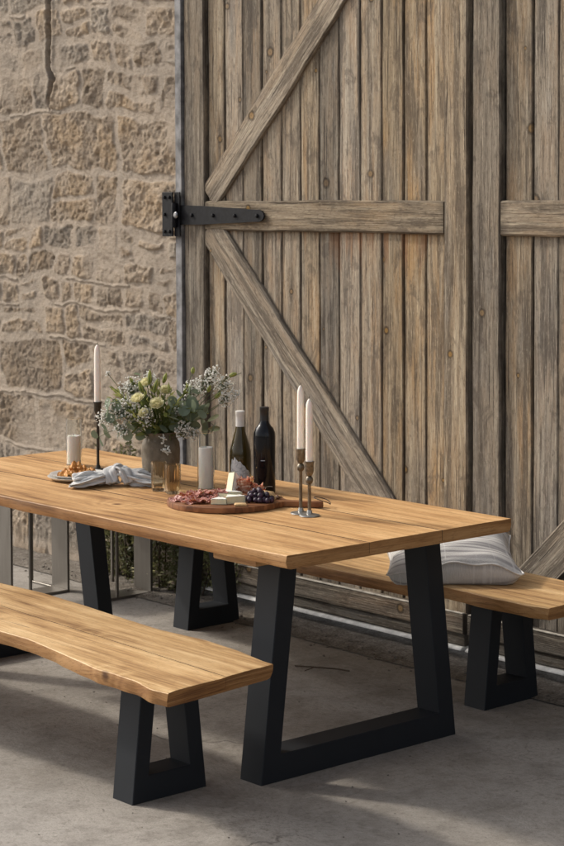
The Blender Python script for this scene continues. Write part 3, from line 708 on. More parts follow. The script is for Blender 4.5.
def leaf(mb, p, d, nrm, l, w_, tone, mi=0, cup=.15, n=4, roundness=.5):
    d = d.normalized(); s = d.cross(nrm).normalized(); nrm = s.cross(d)
    V = []; F = []
    for i in range(n+1):
        t = i/n; hw = w_/2*(math.sin(math.pi*t**roundness)**.8 if 0 < t < 1 else .06)
        c = p+d*l*t-nrm*cup*l*(t*t)
        V += [c-s*hw+nrm*cup*hw, c-nrm*0, c+s*hw+nrm*cup*hw]
    for i in range(n):
        for k in (0, 1): F.append((i*3+k, i*3+k+1, (i+1)*3+k+1, (i+1)*3+k))
    mb.add(V, F, None, tone, mi)
def rdir(rs, zmin=-1):
    while True:
        v = Vector((rs.uniform(-1, 1), rs.uniform(-1, 1), rs.uniform(zmin, 1)))
        if .1 < v.length < 1: return v.normalized()
def shrub():
    rs = random.Random(8)
    t = thing('green_shrub', 'leafy green shrub with a few white blossoms at the foot of the wall', 'shrub', (-2.80, 1.685, 0))
    lv = MB(); st = MB(); bl = MB()
    for k in range(34):
        bx = rs.uniform(-.42, .48); p0 = Vector((bx, rs.uniform(-.02, .02), 0)); top = Vector((bx+rs.uniform(-.12, .12), rs.uniform(-.04, .03), rs.uniform(.25, .74)*(1 if bx < .1 else .75)))
        pts = bez(p0, (p0+top)/2+Vector((rs.uniform(-.05, .05), rs.uniform(-.05, .05), 0)), top, 8); tube(st, pts, [.004-.0003*i for i in range(9)], 5)
        for q in range(170):
            f = rs.random()**.8; i = min(7, int(f*8)); p = pts[i].lerp(pts[i+1], f*8-i)
            d = rdir(rs, -.3); p = p+d*rs.uniform(0, .055)
            p.y = max(-.055, min(.035, p.y))
            leaf(lv, p, rdir(rs, -.4), rdir(rs, 0), rs.uniform(.012, .026), rs.uniform(.010, .018), rs.random(), n=3)
    for k in range(26):
        c = Vector((rs.uniform(-.1, .35), rs.uniform(-.09, -.05), rs.uniform(.03, .12)))
        for a in range(5): leaf(bl, c, Vector((math.cos(a*1.26), math.sin(a*1.26), .4)), Vector((0, 0, 1)), .012, .011, rs.random(), n=3)
    lv.build('foliage', M_shrub, t, angle=180); st.build('stems', M_twig, t, angle=180); bl.build('blossoms', M_rose, t, angle=180)
shrub()

# ------------------------------------------------------------------ things on the table
ZT = .7604
VR = Vector((math.cos(YAW), math.sin(YAW), 0)); VF = Vector((-math.sin(YAW), math.cos(YAW), 0)); UP = Vector((0, 0, 1))
M_wax = plain('candle_wax', (.84, .79, .71), .55, .03, 30, Subsurface_Weight=.15); M_wick = plain('wick', (.04, .035, .03), .9)
m = Mat('thin_glass', .03, Transmission_Weight=1.0, IOR=1.25); m.set('Base Color', (.97, .98, .97)); M_glass = m.m
m = Mat('amber_ribbed_glass', .06, Transmission_Weight=1.0, IOR=1.35); m.set('Base Color', (.95, .85, .68)); M_amber = m.m
m = Mat('amber_drink', .05, Transmission_Weight=1.0, IOR=1.33); m.set('Base Color', (.93, .76, .5)); M_drink = m.m
M_bronze = plain('aged_bronze', (.17, .145, .11), .42, .35, 90, .0006, Metallic=.8); M_bronze_d = plain('dark_bronze', (.045, .04, .033), .5, .3, 90, .0005, Metallic=.6)
M_base = plain('pewter_base', (.36, .35, .33), .35, .25, 70, 0, Metallic=.85)

def taper_candle(c, z0, z1, r, label, group):
    t = thing('taper_candle', label, 'candle', (c[0], c[1], z0), group=group); h = z1-z0
    mb = MB(); lathe(mb, [(r*1.06, 0), (r*1.04, h*.3), (r, h*.75), (r*.92, h-.022), (r*.6, h-.010), (r*.2, h-.003), (0, h-.002)], n=20); mb.build('wax', M_wax, t, angle=60)
    mb = MB(); tube(mb, [(0, 0, h-.004), (.001, 0, h+.002), (.002, .0005, h+.006)], .0009, 5); mb.build('wick', M_wick, t)
def candlestick(c, hcup, label, mat, mat_base, rb=.034, rc=.0155, group=None):
    t = thing('candlestick', label, 'candlestick', (c[0], c[1], ZT), group=group); h = hcup
    mb = MB(); lathe(mb, [(0, 0), (rb, 0), (rb+.001, .0015), (rb, .004), (rb*.8, .0055), (rb*.3, .008), (.009, .014), (.007, .02), (0, .02)], n=36); mb.build('base', mat_base, t, angle=45)
    mb = MB(); lathe(mb, [(0, .014), (.0065, .014), (.0055, .03), (.0055, h-.075), (.0065, h-.072), (0, h-.071)], n=16); mb.build('stem', mat, t, angle=45)
    mb = MB(); lathe(mb, [(0, h-.075), (.006, h-.075), (.0105, h-.070), (.013, h-.062), (.0105, h-.053), (.006, h-.049), (0, h-.048)], n=20); mb.build('knob', mat, t, angle=60)
    mb = MB(); lathe(mb, [(0, h-.050), (.006, h-.050), (.011, h-.043), (rc*.93, h-.034), (rc*.93, h-.008), (rc*1.06, h-.003), (rc*1.06, h), (.0118, h), (.0118, h-.014), (0, h-.014)], n=24); mb.build('cup', mat, t, angle=45)
gc = 'taper candles'; gs = 'metal candlesticks'
candlestick((-.5285, .5255), .215, 'taller bronze candlestick of the pair, the left one, beside the serving board handle', M_bronze, M_base, group=gs)
taper_candle((-.5285, .5255), ZT+.201, ZT+.426, .0112, 'white taper candle in the taller of the paired candlesticks', gc)
candlestick((-.474, .515), .180, 'shorter bronze candlestick of the pair, the right one, nearest the table edge', M_bronze, M_base, group=gs)
taper_candle((-.474, .515), ZT+.166, ZT+.387, .0112, 'white taper candle in the shorter of the paired candlesticks', gc)
candlestick((-1.805, .625), .262, 'dark slim candlestick between the plate and the flowers', M_bronze_d, M_bronze_d, group=gs)
taper_candle((-1.805, .625), ZT+.248, ZT+.483, .0118, 'white taper candle in the lone dark candlestick at the left', gc)

def pillar(c, hw, hg, label, glabel):
    t = thing('pillar_candle', label, 'candle', (c[0], c[1], ZT+.004), group='pillar candles in glass')
    r = .0265; mb = MB(); lathe(mb, [(0, 0), (r, 0), (r, hw-.006), (r-.002, hw-.001), (r-.006, hw), (r-.012, hw-.003), (.004, hw-.005), (0, hw-.005)], n=32); mb.build('wax', M_wax, t, angle=50)
    mb = MB(); tube(mb, [(0, 0, hw-.006), (0, .001, hw+.004)], .0009, 5); mb.build('wick', M_wick, t)
    mb = MB(); R = .0305; k = .0014; lathe(mb, [(0, 0), (R, 0), (R, .002), (R, hg), (R-k, hg+.0005), (R-k, .003), (0, .003)], n=48)
    g = mb.build('glass_cylinder', M_glass, None, loc=(c[0], c[1], ZT)); tag(g, glabel, 'candle holder', 'clear glass candle cylinders')
pillar((-1.981, .637), .112, .182, 'white pillar candle in a glass cylinder behind the plate at the left', 'clear glass cylinder round the pillar candle behind the plate')
pillar((-1.155, .631), .147, .203, 'white pillar candle in a glass cylinder behind the serving board', 'clear glass cylinder round the pillar candle beside the wine bottles')

# tumblers
for c, h, lab, dr in (((-1.235, .480), .104, 'ribbed amber glass tumbler nearer the vase', .0), ((-1.148, .475), .104, 'ribbed amber glass tumbler nearer the serving board', 0)):
    t = thing('tumbler', lab, 'glass', (c[0], c[1], ZT), group='ribbed glass tumblers')
    mb = MB(); lathe(mb, [(0, 0), (.022, 0), (.0245, .004), (.0265, .03), (.0272, .07), (.0278, h), (.0262, h+.0004), (.0250, .03), (.0225, .012), (0, .011)], n=96, flute=.05, fl_n=16, fl_rng=(.003, .078)); mb.build('glass', M_amber, t, angle=60)
    if dr:
        mb = MB(); lathe(mb, [(0, .0115), (.0215, .0125), (.0240, .03), (.0247, dr), (0, dr)], n=40); mb.build('drink', M_drink, t, angle=60)

# bottles
m = Mat('green_bottle_glass', .1, Specular_IOR_Level=.4); m.set('Base Color', m.mix(m.noise(m.obj(), 12, 2), (.030, .022, .006), (.075, .052, .012))); m.set('Coat Weight', .15); M_bot1 = m.m
m = Mat('black_bottle_glass', .12, Specular_IOR_Level=.3); m.set('Base Color', (.006, .006, .008)); M_bot2 = m.m
M_foil1 = plain('pale_foil', (.66, .64, .60), .45, .06, 60, .0004); M_foil2 = plain('black_foil', (.012, .012, .014), .35, .1, 60, .0003)
m = Mat('printed_label', .7); v = m.obj(); n1 = m.noise(v, 60, 5, .7); n2 = m.n('TexVoronoi', {'Vector': v, 'Scale': 70.}, feature='DISTANCE_TO_EDGE').outputs['Distance']
m.set('Base Color', m.mix(m.math('MULTIPLY', m.ramp(n2, [(.04, 1.), (.10, 0.)]), m.ramp(n1, [(.42, 0.), (.55, .8)])), (.60, .61, .61), (.25, .27, .29))); M_label = m.m
def bottle(c, R, prof, label, mat, foil, zfoil, group):
    t = thing('wine_bottle', label, 'bottle', (c[0], c[1], ZT), group=group)
    mb = MB(); lathe(mb, prof, n=48); mb.build('glass', mat, t, angle=60)
    H = prof[-1][1]; mb = MB(); lathe(mb, [(.0158, zfoil), (.0158, H-.03), (.0160, H-.012), (.0168, H-.011), (.0168, H+.001), (.015, H+.002), (0, H+.002)], n=32); mb.build('foil', foil, t, angle=45)
    return t
p1 = [(0, 0), (.036, 0), (.0395, .005), (.0395, .118), (.038, .138), (.033, .160), (.026, .182), (.019, .205), (.0155, .226), (.0148, .24), (.0148, .278), (0, .278)]
b1 = bottle((-1.073, .722), .0395, p1, 'green glass wine bottle with pale foil and a torn edged white label', M_bot1, M_foil1, .214, None)
p2 = [(0, 0), (.035, 0), (.0385, .005), (.0390, .20), (.0375, .215), (.031, .230), (.022, .240), (.0165, .250), (.0150, .262), (.0148, .302), (0, .302)]
b2 = bottle((-.945, .726), .039, p2, 'tall black wine bottle standing to the right of the green one', M_bot2, M_foil2, .252, None)
def wrap(t, R, a0, outline, z0, mat, name, nx=30, nz=24):
    """label curved round a bottle; outline(s) -> (zlo, zhi) for s in 0..1"""
    V = []; F = []
    for i in range(nx+1):
        s = i/nx; a = a0(s); lo, hi = outline(s)
        for k in range(nz+1): V.append((R*math.cos(a), R*math.sin(a), z0+lo+(hi-lo)*k/nz))
    for i in range(nx):
        for k in range(nz): q = i*(nz+1)+k; F.append((q, q+nz+1, q+nz+2, q+1))
    mb = MB(); mb.add(V, F); return mb.build(name, mat, t, angle=180)
camdir = math.atan2(-3.67-.72, 4.18+1.07)
jag = [.0, .010, .006, .014, .008, .013, .004, -.006, -.018, -.022]
def out1(s): return (.0+.004*math.sin(s*20), float(np.interp(s, [0, .08, .16, .22, .30, .42, .5, .6, .72, .8, .9, 1], [.062, .092, .083, .098, .090, .080, .082, .070, .064, .052, .048, .040])))
wrap(b1, .0402, lambda s: camdir-.98+1.95*s, out1, .022, M_label, 'label')
m_ = Mat('pale_print', .5); m_.set('Base Color', (.45, .47, .52))
wrap(b2, .0394, lambda s: camdir-.35+.38*s, lambda s: (0, .0022+.001*math.sin(s*40)), .118, m_.m, 'print', 16, 2)

# vase
m = Mat('mottled_grey_stoneware', .62, Specular_IOR_Level=.3); v = m.obj(); n1 = m.noise(m.scale(v, (1, 1, .7)), 14, 5, .7)
col = m.mix(m.ramp(n1, [(.35, 0.), (.68, 1.)]), (.10, .078, .052), (.215, .178, .13)); col = m.mix(m.ramp(m.noise(v, 60, 4), [(.58, 0.), (.7, .4)]), col, (.24, .22, .19))
m.set('Base Color', col); m.bump(n1, .003, .6); M_vase = m.m
VC = Vector((-1.405, .620, ZT))
mb = MB(); lathe(mb, [(0, 0), (.056, 0), (.062, .006), (.067, .04), (.070, .08), (.071, .120), (.068, .145), (.060, .160), (.054, .168), (.053, .176), (.057, .181), (.056, .184), (.049, .181), (.047, .166), (.060, .14), (.062, .05), (.05, .012), (0, .01)], n=56)
tag(mb.build('vase', M_vase, None, loc=VC, angle=60), 'squat mottled grey brown stoneware vase holding the flowers', 'vase')

# bouquet: coordinates are (to the right, towards the door, up) in metres from the mouth of the vase
BQ = thing('flower_bouquet', 'loose bouquet of cream roses, white baby\'s breath and round eucalyptus leaves in the stoneware vase', 'bouquet', VC+Vector((0, 0, .175)))
def bp(r, d, u): return VR*r+VF*d+UP*u
rs = random.Random(21)
K = 1/273.
def px(x, y, d=0.): return bp((x-157)*K, d, (435-y)*K)
def gyp(c, R, n, dens_seed):
    mb = MB(); r_ = random.Random(dens_seed)
    base = Vector((c.x*.1, c.y*.1, -.03)); mid = c*.55+Vector((0, 0, -.01)); node = c-(c-base).normalized()*R*.9
    tube(mb, bez(base, mid, node, 6), .0012, 4, mi=1)
    hubs = []; n = int(n*1.15); R = R*1.08
    for k in range(max(3, n//9)):
        h = c+rdir(r_)*R*.5*r_.random(); hubs.append(h); tube(mb, bez(node, (node+h)/2+rdir(r_)*.006, h, 3), .0006, 3, mi=1)
    for k in range(n):
        h = r_.choice(hubs); p = c+rdir(r_)*R*(r_.random()**.45)*Vector((1, 1, .9)).z
        tube(mb, [h, (h+p)/2+rdir(r_)*.004, p], .00035, 3, mi=1, caps=False)
        s = r_.uniform(.0030, .0062)
        f = rdir(r_)
        a = f.orthogonal().normalized(); b = f.cross(a); V = [p+f*s*.5]
        m_n = 6
        for q in range(m_n): th = 2*math.pi*q/m_n; rr = s*(1 if q % 2 else .72); V.append(p+(a*math.cos(th)+b*math.sin(th))*rr+f*s*.1)
        V.append(p-f*s*.7)
        F = [(0, 1+q, 1+(q+1) % m_n) for q in range(m_n)]+[(m_n+1, 1+(q+1) % m_n, 1+q) for q in range(m_n)]
        mb.add(V, F, None, r_.random(), 0)
    mb.build('gypsophila_spray', [M_gyp, M_stem], BQ, angle=180)
for i, (x, y, R, n, d) in enumerate([(128, 391, .055, 170, .02), (113, 409, .048, 140, -.03), (126, 409, .05, 160, -.05), (103, 419, .038, 90, -.01), (144, 415, .04, 90, -.08), (120, 428, .035, 70, -.06), (147, 380, .035, 60, .03),
    (188, 392, .045, 110, .02), (203, 384, .05, 130, -.01), (221, 388, .045, 110, .03), (222, 400, .035, 80, -.02), (210, 374, .03, 50, .02), (181, 428, .036, 110, -.07), (190, 433, .028, 60, -.06), (164, 448, .02, 26, -.085), (160, 437, .018, 20, -.08), (232, 396, .025, 40, 0), (176, 410, .03, 45, -.05), (104, 376, .012, 12, .05)]):
    gyp(px(x, y, d), R, n, 40+i)
def rose(c, R, f, sd):
    mb = MB(); r_ = random.Random(sd); f = f.normalized(); a = f.orthogonal().normalized(); b = f.cross(a)
    tube(mb, bez(Vector((c.x*.1, c.y*.1, -.04)), c*.5, c-f*R*.8, 6), .0016, 5, mi=1)
    for ring, (cnt, rr, open_, hh) in enumerate([(3, .35, .15, 1.0), (4, .6, .35, 1.0), (5, .85, .7, .92), (6, 1.05, 1.1, .72)]):
        for k in range(cnt):
            th = 2*math.pi*(k+r_.random()*.35)/cnt+ring*.7; V = []; F = []; nu, nv = 5, 4; sp = 2*math.pi/cnt*.78
            for j in range(nv+1):
                t = j/nv; rad_ = R*rr*(.35+.75*math.sin(t*1.45)**.8)+R*open_*.22*max(0, t-.6)**1*2; zz = R*hh*(t*1.5-.65)-R*open_*.30*max(0, t-.7)*2
                for i in range(nu+1):
                    s = (i/nu-.5)*2; w_ = sp*(.55+.45*math.sin(t*2.2)); ang = th+s*w_*.62
                    r2_ = rad_*(1+.05*math.sin(s*6+k)); z2 = zz-(R*.22*s*s*t)
                    V.append(c+(a*math.cos(ang)+b*math.sin(ang))*r2_+f*z2)
            for j in range(nv):
                for i in range(nu): q = j*(nu+1)+i; F.append((q, q+1, q+nu+2, q+nu+1))
            mb.add(V, F, None, r_.uniform(.2, 1) if ring else .1, 0)
    for k in range(5):
        th = 1.26*k; leaf(mb, c-f*R*.7, (a*math.cos(th)+b*math.sin(th))+f*.2, f, R*1.0, R*.35, .5, 1)
    mb.build('rose', [M_rose, M_stem], BQ, angle=180)
for i, (x, y, R, d) in enumerate([(136, 397, .023, -.085), (155, 402, .024, -.095), (163, 390, .021, -.05), (142, 411, .018, -.10), (143, 383, .020, -.02), (170, 397, .014, -.08)]):
    c = px(x, y, d); rose(c, R*.84, (c*.6-VF*.10+UP*.08+rdir(rs)*.04), 60+i)
def bud(p, d, l, r, sd):
    mb = MB(); d = d.normalized(); tube(mb, bez(Vector((p.x*.1, p.y*.1, -.04)), p*.55, p, 6), .0013, 5, mi=1)
    n = 8; tube(mb, [p+d*l*i/n for i in range(n+1)], [r*math.sin(math.pi*min(1, (.12+.88*i/n))**1)**.8*(1 if i < n else .05)+.0004 for i in range(n+1)], 8)
    for k in range(4):
        o_ = d.orthogonal().normalized(); q = Matrix.Rotation(1.57*k, 3, d) @ o_; leaf(mb, p+q*r*.5, d*1.+q*.35, q, l*.8, .006, .4, 1)
    mb.build('bud', [M_bud, M_stem], BQ, angle=180)
for x, y, d, l, ax in [(147, 384, -.04, .055, (.02, 0, 1)), (152, 391, -.06, .050, (.25, 0, 1)), (140, 392, -.05, .045, (-.3, 0, 1)), (160, 384, 0, .04, (.3, 0, 1)), (131, 387, .02, .035, (-.5, 0, .8)), (212, 398, -.04, .03, (.5, 0, .5)), (205, 392, -.03, .03, (.2, -.3, .6)), (226, 377, .0, .030, (1, 0, .35)), (189, 375, .02, .025, (.1, 0, 1))]:
    bud(px(x, y, d), bp(*ax), l, .0075, 5)
def euc(p_end, mid, sizes, sd, start=.35):
    mb = MB(); r_ = random.Random(sd); pts = bez(Vector((p_end.x*.08, p_end.y*.08, -.05)), mid, p_end, 14); tube(mb, pts, [.0022-.0001*i for i in range(15)], 5, mi=1)
    m_n = len(sizes)
    for k, s in enumerate(sizes):
        t = start+(1-start)*k/(m_n-1); i = min(13, int(t*14)); p = pts[i].lerp(pts[i+1], t*14-i); ax = (pts[i+1]-pts[i]).normalized()
        for sg in (-1, 1):
            o_ = Matrix.Rotation(k*1.4+r_.random(), 3, ax) @ ax.orthogonal().normalized()
            d = (o_*sg+ax*.35+rdir(r_)*.2).normalized(); n_ = (ax+rdir(r_)*.7-VF*.5).normalized()
            # round cupped disc
            c = p+d*(s*1.05+.004); s1 = d.cross(n_).normalized(); n2_ = s1.cross(d); V = [c-n2_*s*.12]; F = []; nn = 12
            for ring in (0.5, 1):
                for q in range(nn): th = 2*math.pi*q/nn; V.append(c+(d*math.cos(th)*1.02+s1*math.sin(th))*s*ring+n2_*s*(.10*ring*ring-.06+.06*math.sin(th*2+k)))
            F += [(0, 1+q, 1+(q+1) % nn) for q in range(nn)]+[(1+q, 1+nn+q, 1+nn+(q+1) % nn, 1+(q+1) % nn) for q in range(nn)]
            mb.add(V, F, None, r_.random(), 0); tube(mb, [p, c-d*s*.9], .0008, 3, mi=1, caps=False)
    mb.build('eucalyptus_branch', [M_euc, M_stem], BQ, angle=180)
euc(px(106, 409, -.06), px(128, 415, -.04), [.02, .023, .024, .022], 1, .55)
euc(px(97, 436, -.05), px(125, 418, -.03), [.02, .022, .020, .017], 2, .5)
euc(px(200, 408, -.08), px(178, 408, -.05), [.022, .026, .027, .024, .02], 3, .4)
euc(px(210, 425, -.04), px(190, 405, -.02), [.022, .025, .026, .022], 4, .5)
euc(px(188, 392, -.04), px(172, 410, -.03), [.02, .024, .022, .018], 5, .4)
euc(px(176, 405, -.10), px(166, 420, -.07), [.02, .024, .022], 6, .4)
euc(px(128, 428, -.07), px(140, 425, -.05), [.018, .021, .020], 7, .4)
euc(px(135, 378, .06), px(145, 405, .04), [.016, .018, .016, .012], 8, .4)
# filler leaves
mb = MB(); r_ = random.Random(77)
for k in range(46):
    e_ = bp(r_.gauss(0, .075), r_.gauss(0, .05), r_.uniform(.0, .13)); b_ = Vector((e_.x*.1, e_.y*.1, -.03)); pts = bez(b_, e_*.5+Vector((0, 0, .02)), e_, 5); tube(mb, pts, .001, 4, mi=1)
    for q in range(7):
        i = r_.randint(2, 4); p = pts[i].lerp(pts[i+1], r_.random()); leaf(mb, p, (e_.normalized()+rdir(r_)*.9), rdir(r_), r_.uniform(.03, .055), r_.uniform(.010, .018), r_.random(), 0)
mb.build('filler_leaves', [M_green, M_stem], BQ, angle=180)
mb = MB()
for k in range(40):
    e_ = bp(r_.gauss(-.02, .085), r_.gauss(-.02, .05), r_.uniform(.07, .20)); b_ = Vector((e_.x*.1, e_.y*.1, -.03)); pts = bez(b_, e_*.5+Vector((0, 0, .02)), e_, 5); tube(mb, pts, .0009, 4, mi=1)
    for q in range(8):
        i = r_.randint(2, 4); p = pts[i].lerp(pts[i+1], r_.random()); leaf(mb, p, (e_.normalized()+rdir(r_)*.7), rdir(r_), r_.uniform(.018, .034), r_.uniform(.006, .011), r_.random(), 0)
mb.build('light_green_leaves', [M_lime, M_stem], BQ, angle=180)
# trailing leaf tip reaching right and hanging heart shaped leaves at the left
mb = MB(); tube(mb, bez(px(200, 390, 0), px(218, 382, 0), px(238, 374, 0), 6), .001, 4, mi=1); leaf(mb, px(228, 378), bp(1, 0, .3), UP, .04, .009, .6)
mb.build('trailing_sprig', [M_green, M_stem], BQ, angle=180)

# plates
M_plate = plain('speckled_cream_glaze', (.62, .60, .56), .35, .06, 120)
PC = Vector((-1.655, .430, 0))
for k, (r, z, lab) in enumerate([(.115, 0, 'lower cream plate of the pair under the pastries'), (.106, .009, 'upper cream plate of the pair, pastries piled on it')]):
    mb = MB(); lathe(mb, [(0, 0), (r*.62, 0), (r*.66, .002), (r*.9, .006), (r, .013), (r+.001, .0145), (r-.002, .0150), (r*.9, .0085), (r*.64, .0045), (0, .004)], n=56)
    tag(mb.build('plate', M_plate, None, loc=(PC.x, PC.y, ZT+z), angle=60), lab, 'plate', 'cream plates at the left')
m = Mat('baked_pastry', .6, Specular_IOR_Level=.3); n1 = m.noise(m.obj(), 45, 5, .7); col = m.ramp(n1, [(.32, (.22, .07, .015)), (.5, (.60, .27, .06)), (.68, (.78, .50, .20))]); m.set('Base Color', m.mix(m.math('MULTIPLY', m.attr('tone'), .45), col, (.36, .12, .025))); m.bump(n1, .004, .8); M_past = m.m
r_ = random.Random(3)
descr = ['crisp golden pastry twist at the left rim of the plate', 'curled golden pastry at the front of the pile', 'golden pastry lying at the back left of the plate', 'dark baked pastry piece in the middle of the pile', 'orange pastry curl standing on top of the pile', 'small golden crisp at the right of the pile', 'pale pastry crisp nearest the napkin', 'golden flake leaning against the pile from behind', 'folded orange crisp on the front right of the pile']
pos = [(-.055, .0, .014), (-.030, -.038, .016), (-.035, .03, .018), (-.005, .0, .022), (-.010, -.004, .046), (.028, -.02, .018), (.045, .012, .018), (.012, .038, .022), (.020, -.045, .018)]
for k, (a, b, z) in enumerate(pos):
    mb = MB(); ang = r_.random()*6; V = []; F = []; nu, nv = 12, 6; s = r_.uniform(.026, .034)
    for i in range(nu+1):
        u = i/nu*2-1
        for j in range(nv+1):
            v = j/nv*2-1; wv_ = (1-u*u*.75)**.5
            x = u*s; y = v*s*.55*wv_; zz = .020*(1-u*u)*(.5+.5*math.cos(v*1.7))+.006*math.sin(u*7+k)+.004*math.sin(v*6+u*5)
            V.append((x*math.cos(ang)-y*math.sin(ang), x*math.sin(ang)+y*math.cos(ang), zz))
    n0 = len(V)
    V += [(p[0]*.93, p[1]*.93, p[2]-.006) for p in V]
    for i in range(nu):
        for j in range(nv):
            q = i*(nv+1)+j; F.append((q, q+nv+1, q+nv+2, q+1)); F.append((n0+q+1, n0+q+nv+2, n0+q+nv+1, n0+q))
    bd = [i*(nv+1) for i in range(nu+1)]+[nu*(nv+1)+j for j in range(1, nv+1)]+[i*(nv+1)+nv for i in range(nu-1, -1, -1)]+[j for j in range(nv-1, 0, -1)]
    for q in range(len(bd)): a1, a2 = bd[q], bd[(q+1) % len(bd)]; F.append((a2, a1, n0+a1, n0+a2))
    mb.add(V, F, None, r_.random()); c = PC+VR*a+VF*b
    o = tag(mb.build('pastry', M_past, None, loc=(c.x, c.y, ZT+z), angle=60), descr[k], 'pastry', 'pastries on the plate')
    o.rotation_euler = (r_.uniform(-.35, .35), r_.uniform(-.35, .35), r_.random()*6)

# knotted napkin
m = Mat('washed_linen_napkin', .95, Specular_IOR_Level=.08); uv = m.uv(); wv = m.noise(m.scale(uv, (400, 400, 1)), 1, 2)
sp = m.n('SeparateXYZ', {0: uv}); stripe = m.math('GREATER_THAN', m.math('SINE', m.math('MULTIPLY', sp.outputs[1], 900.)), .72)
stripe = m.math('MULTIPLY', stripe, m.ramp(m.noise(m.scale(uv, (6, 25, 1)), 1, 2), [(.48, 0.), (.58, .75)]))
col = m.mix(wv, (.50, .49, .475), (.68, .67, .65)); col = m.mix(stripe, col, (.22, .22, .235)); m.set('Base Color', col); m.bump(m.math('ADD', wv, m.noise(m.obj(), 60, 4)), .0025, .6); M_nap = m.m
def cloth_tube(mb, pts, rw, rh, folds, sd, n=64, amp=.26):
    """gathered cloth: flattened rope with lengthwise folds, uneven at the ends"""
    r_ = random.Random(sd); pts = [Vector(p) for p in pts]; m_ = len(pts)*5
    amp = amp*1.25; P = []
    for i in range(m_+1):
        t = i/m_*(len(pts)-1); k = min(len(pts)-2, int(t)); f = t-k
        p0 = pts[max(k-1, 0)]; p1 = pts[k]; p2 = pts[k+1]; p3 = pts[min(k+2, len(pts)-1)]
        P.append(.5*((2*p1)+(p2-p0)*f+(2*p0-5*p1+4*p2-p3)*f*f+(3*p1-p0-3*p2+p3)*f**3))
    ph = [r_.random()*6 for _ in range(6)]; V = []; F = []; U = []
    for i, p in enumerate(P):
        t = i/m_; T_ = (P[min(i+1, m_)]-P[max(i-1, 0)]).normalized(); s = T_.cross(UP)
        s = s.normalized() if s.length > .05 else VR; u_ = s.cross(T_)
        w_ = float(np.interp(t, np.linspace(0, 1, len(rw)), rw)); h_ = float(np.interp(t, np.linspace(0, 1, len(rh)), rh))
        for k in range(n):
            a = 2*math.pi*k/n
            fr = 1+amp*math.sin(folds*a+ph[0]+2.2*math.sin(t*4+ph[1]))+amp*.5*math.sin((folds+4)*a+ph[2]-t*6)+.06*math.sin(t*37+a*3)+.10*math.sin((folds*2+3)*a+ph[3]+5*t)*math.sin(t*9+ph[4])
            q = p+s*math.cos(a)*w_*fr+u_*math.sin(a)*h_*fr
            if q.z < .0012: q.z = .0012+.0004*math.sin(a*9)
            V.append(q)
    for i in range(m_):
        for k in range(n):
            k2 = (k+1) % n; F.append((i*n+k, i*n+k2, (i+1)*n+k2, (i+1)*n+k)); U.append([(i*.006, k*.006), (i*.006, k*.006+.006), ((i+1)*.006, k*.006+.006), ((i+1)*.006, k*.006)])
    F.append(tuple(range(n-1, -1, -1))); U.append([(0, .006*k) for k in range(n)]); F.append(tuple(m_*n+k for k in range(n))); U.append([(0, .006*k) for k in range(n)])
    mb.add(V, F, U)
NC = Vector((-1.435, .455, ZT)); q_ = lambda r, d, u: VR*r+VF*d+UP*u
mb = MB()
cloth_tube(mb, [q_(-.165, -.03, .022), q_(-.12, -.02, .030), q_(-.07, -.005, .026), q_(-.02, 0, .034)], [.030, .036, .026, .022], [.015, .020, .018, .022], 5, 1)
cloth_tube(mb, [q_(-.15, .045, .024), q_(-.09, .04, .020), q_(-.03, .015, .032)], [.026, .028, .020], [.010, .016, .02], 4, 6)
cloth_tube(mb, [q_(.02, 0, .034), q_(.07, -.022, .024), q_(.12, -.030, .016), q_(.165, -.022, .012)], [.022, .026, .030, .024], [.024, .020, .016, .010], 5, 2)
cloth_tube(mb, [q_(.015, .01, .036), q_(.05, .05, .03), q_(.085, .075, .030), q_(.11, .085, .028)], [.018, .024, .024, .015], [.018, .018, .014, .008], 4, 3)
cloth_tube(mb, [q_(-.02, -.042, .012), q_(-.028, -.02, .050), q_(0, .012, .062), q_(.025, .035, .030)], [.022, .025, .024, .02], [.012, .013, .013, .012], 4, 4)
cloth_tube(mb, [q_(-.035, .028, .02), q_(-.015, .004, .054), q_(.018, -.024, .050), q_(.036, -.04, .012)], [.018, .022, .024, .018], [.012, .014, .014, .01], 4, 5)
cloth_tube(mb, [q_(-.04, -.02, .030), q_(-.09, -.052, .026), q_(-.135, -.062, .016), q_(-.17, -.058, .010)], [.016, .026, .034, .030], [.014, .014, .010, .005], 5, 9)
cloth_tube(mb, [q_(.03, .02, .035), q_(.075, .012, .040), q_(.11, .018, .028), q_(.14, .03, .018)], [.014, .024, .030, .026], [.014, .014, .010, .004], 6, 10)
tag(mb.build('napkin', M_nap, None, loc=NC, angle=180), 'knotted grey striped linen napkin lying between the plates and the tumblers', 'napkin')

# ------------------------------------------------------------------ serving board with food
m = Mat('acacia_board', .5, Specular_IOR_Level=.3); v = m.scale(m.obj(), (6, 70, 20)); n1 = m.noise(v, 1, 5, .6, .4)
m.set('Base Color', m.ramp(n1, [(.32, (.085, .030, .012)), (.5, (.19, .075, .030)), (.68, (.30, .135, .058))])); m.bump(n1, .0008); M_board = m.m
BC = Vector((-.842, .462, ZT)); HB = .020
ba = math.atan2(.666-.462, -.565+.842)          # direction of the handle
t = thing('serving_board', 'round dark wooden serving board with handle, covered in cured meat, cheese and grapes', 'serving board', BC, ba)
mb = MB(); out = []; n = 72; R = .198
a_h = math.asin(.024/R)
for i in range(n+1):
    a = a_h*2.2+(2*math.pi-2*a_h*2.2)*i/n; out.append((R*math.cos(a), R*math.sin(a)))
out += [(R+.012, -.021), (R+.03, -.016), (R+.09, -.0145), (R+.125, -.0165), (R+.138, -.010), (R+.141, 0), (R+.138, .010), (R+.125, .0165), (R+.09, .0145), (R+.03, .016), (R+.012, .021)]
V = []; F = []; k = len(out)
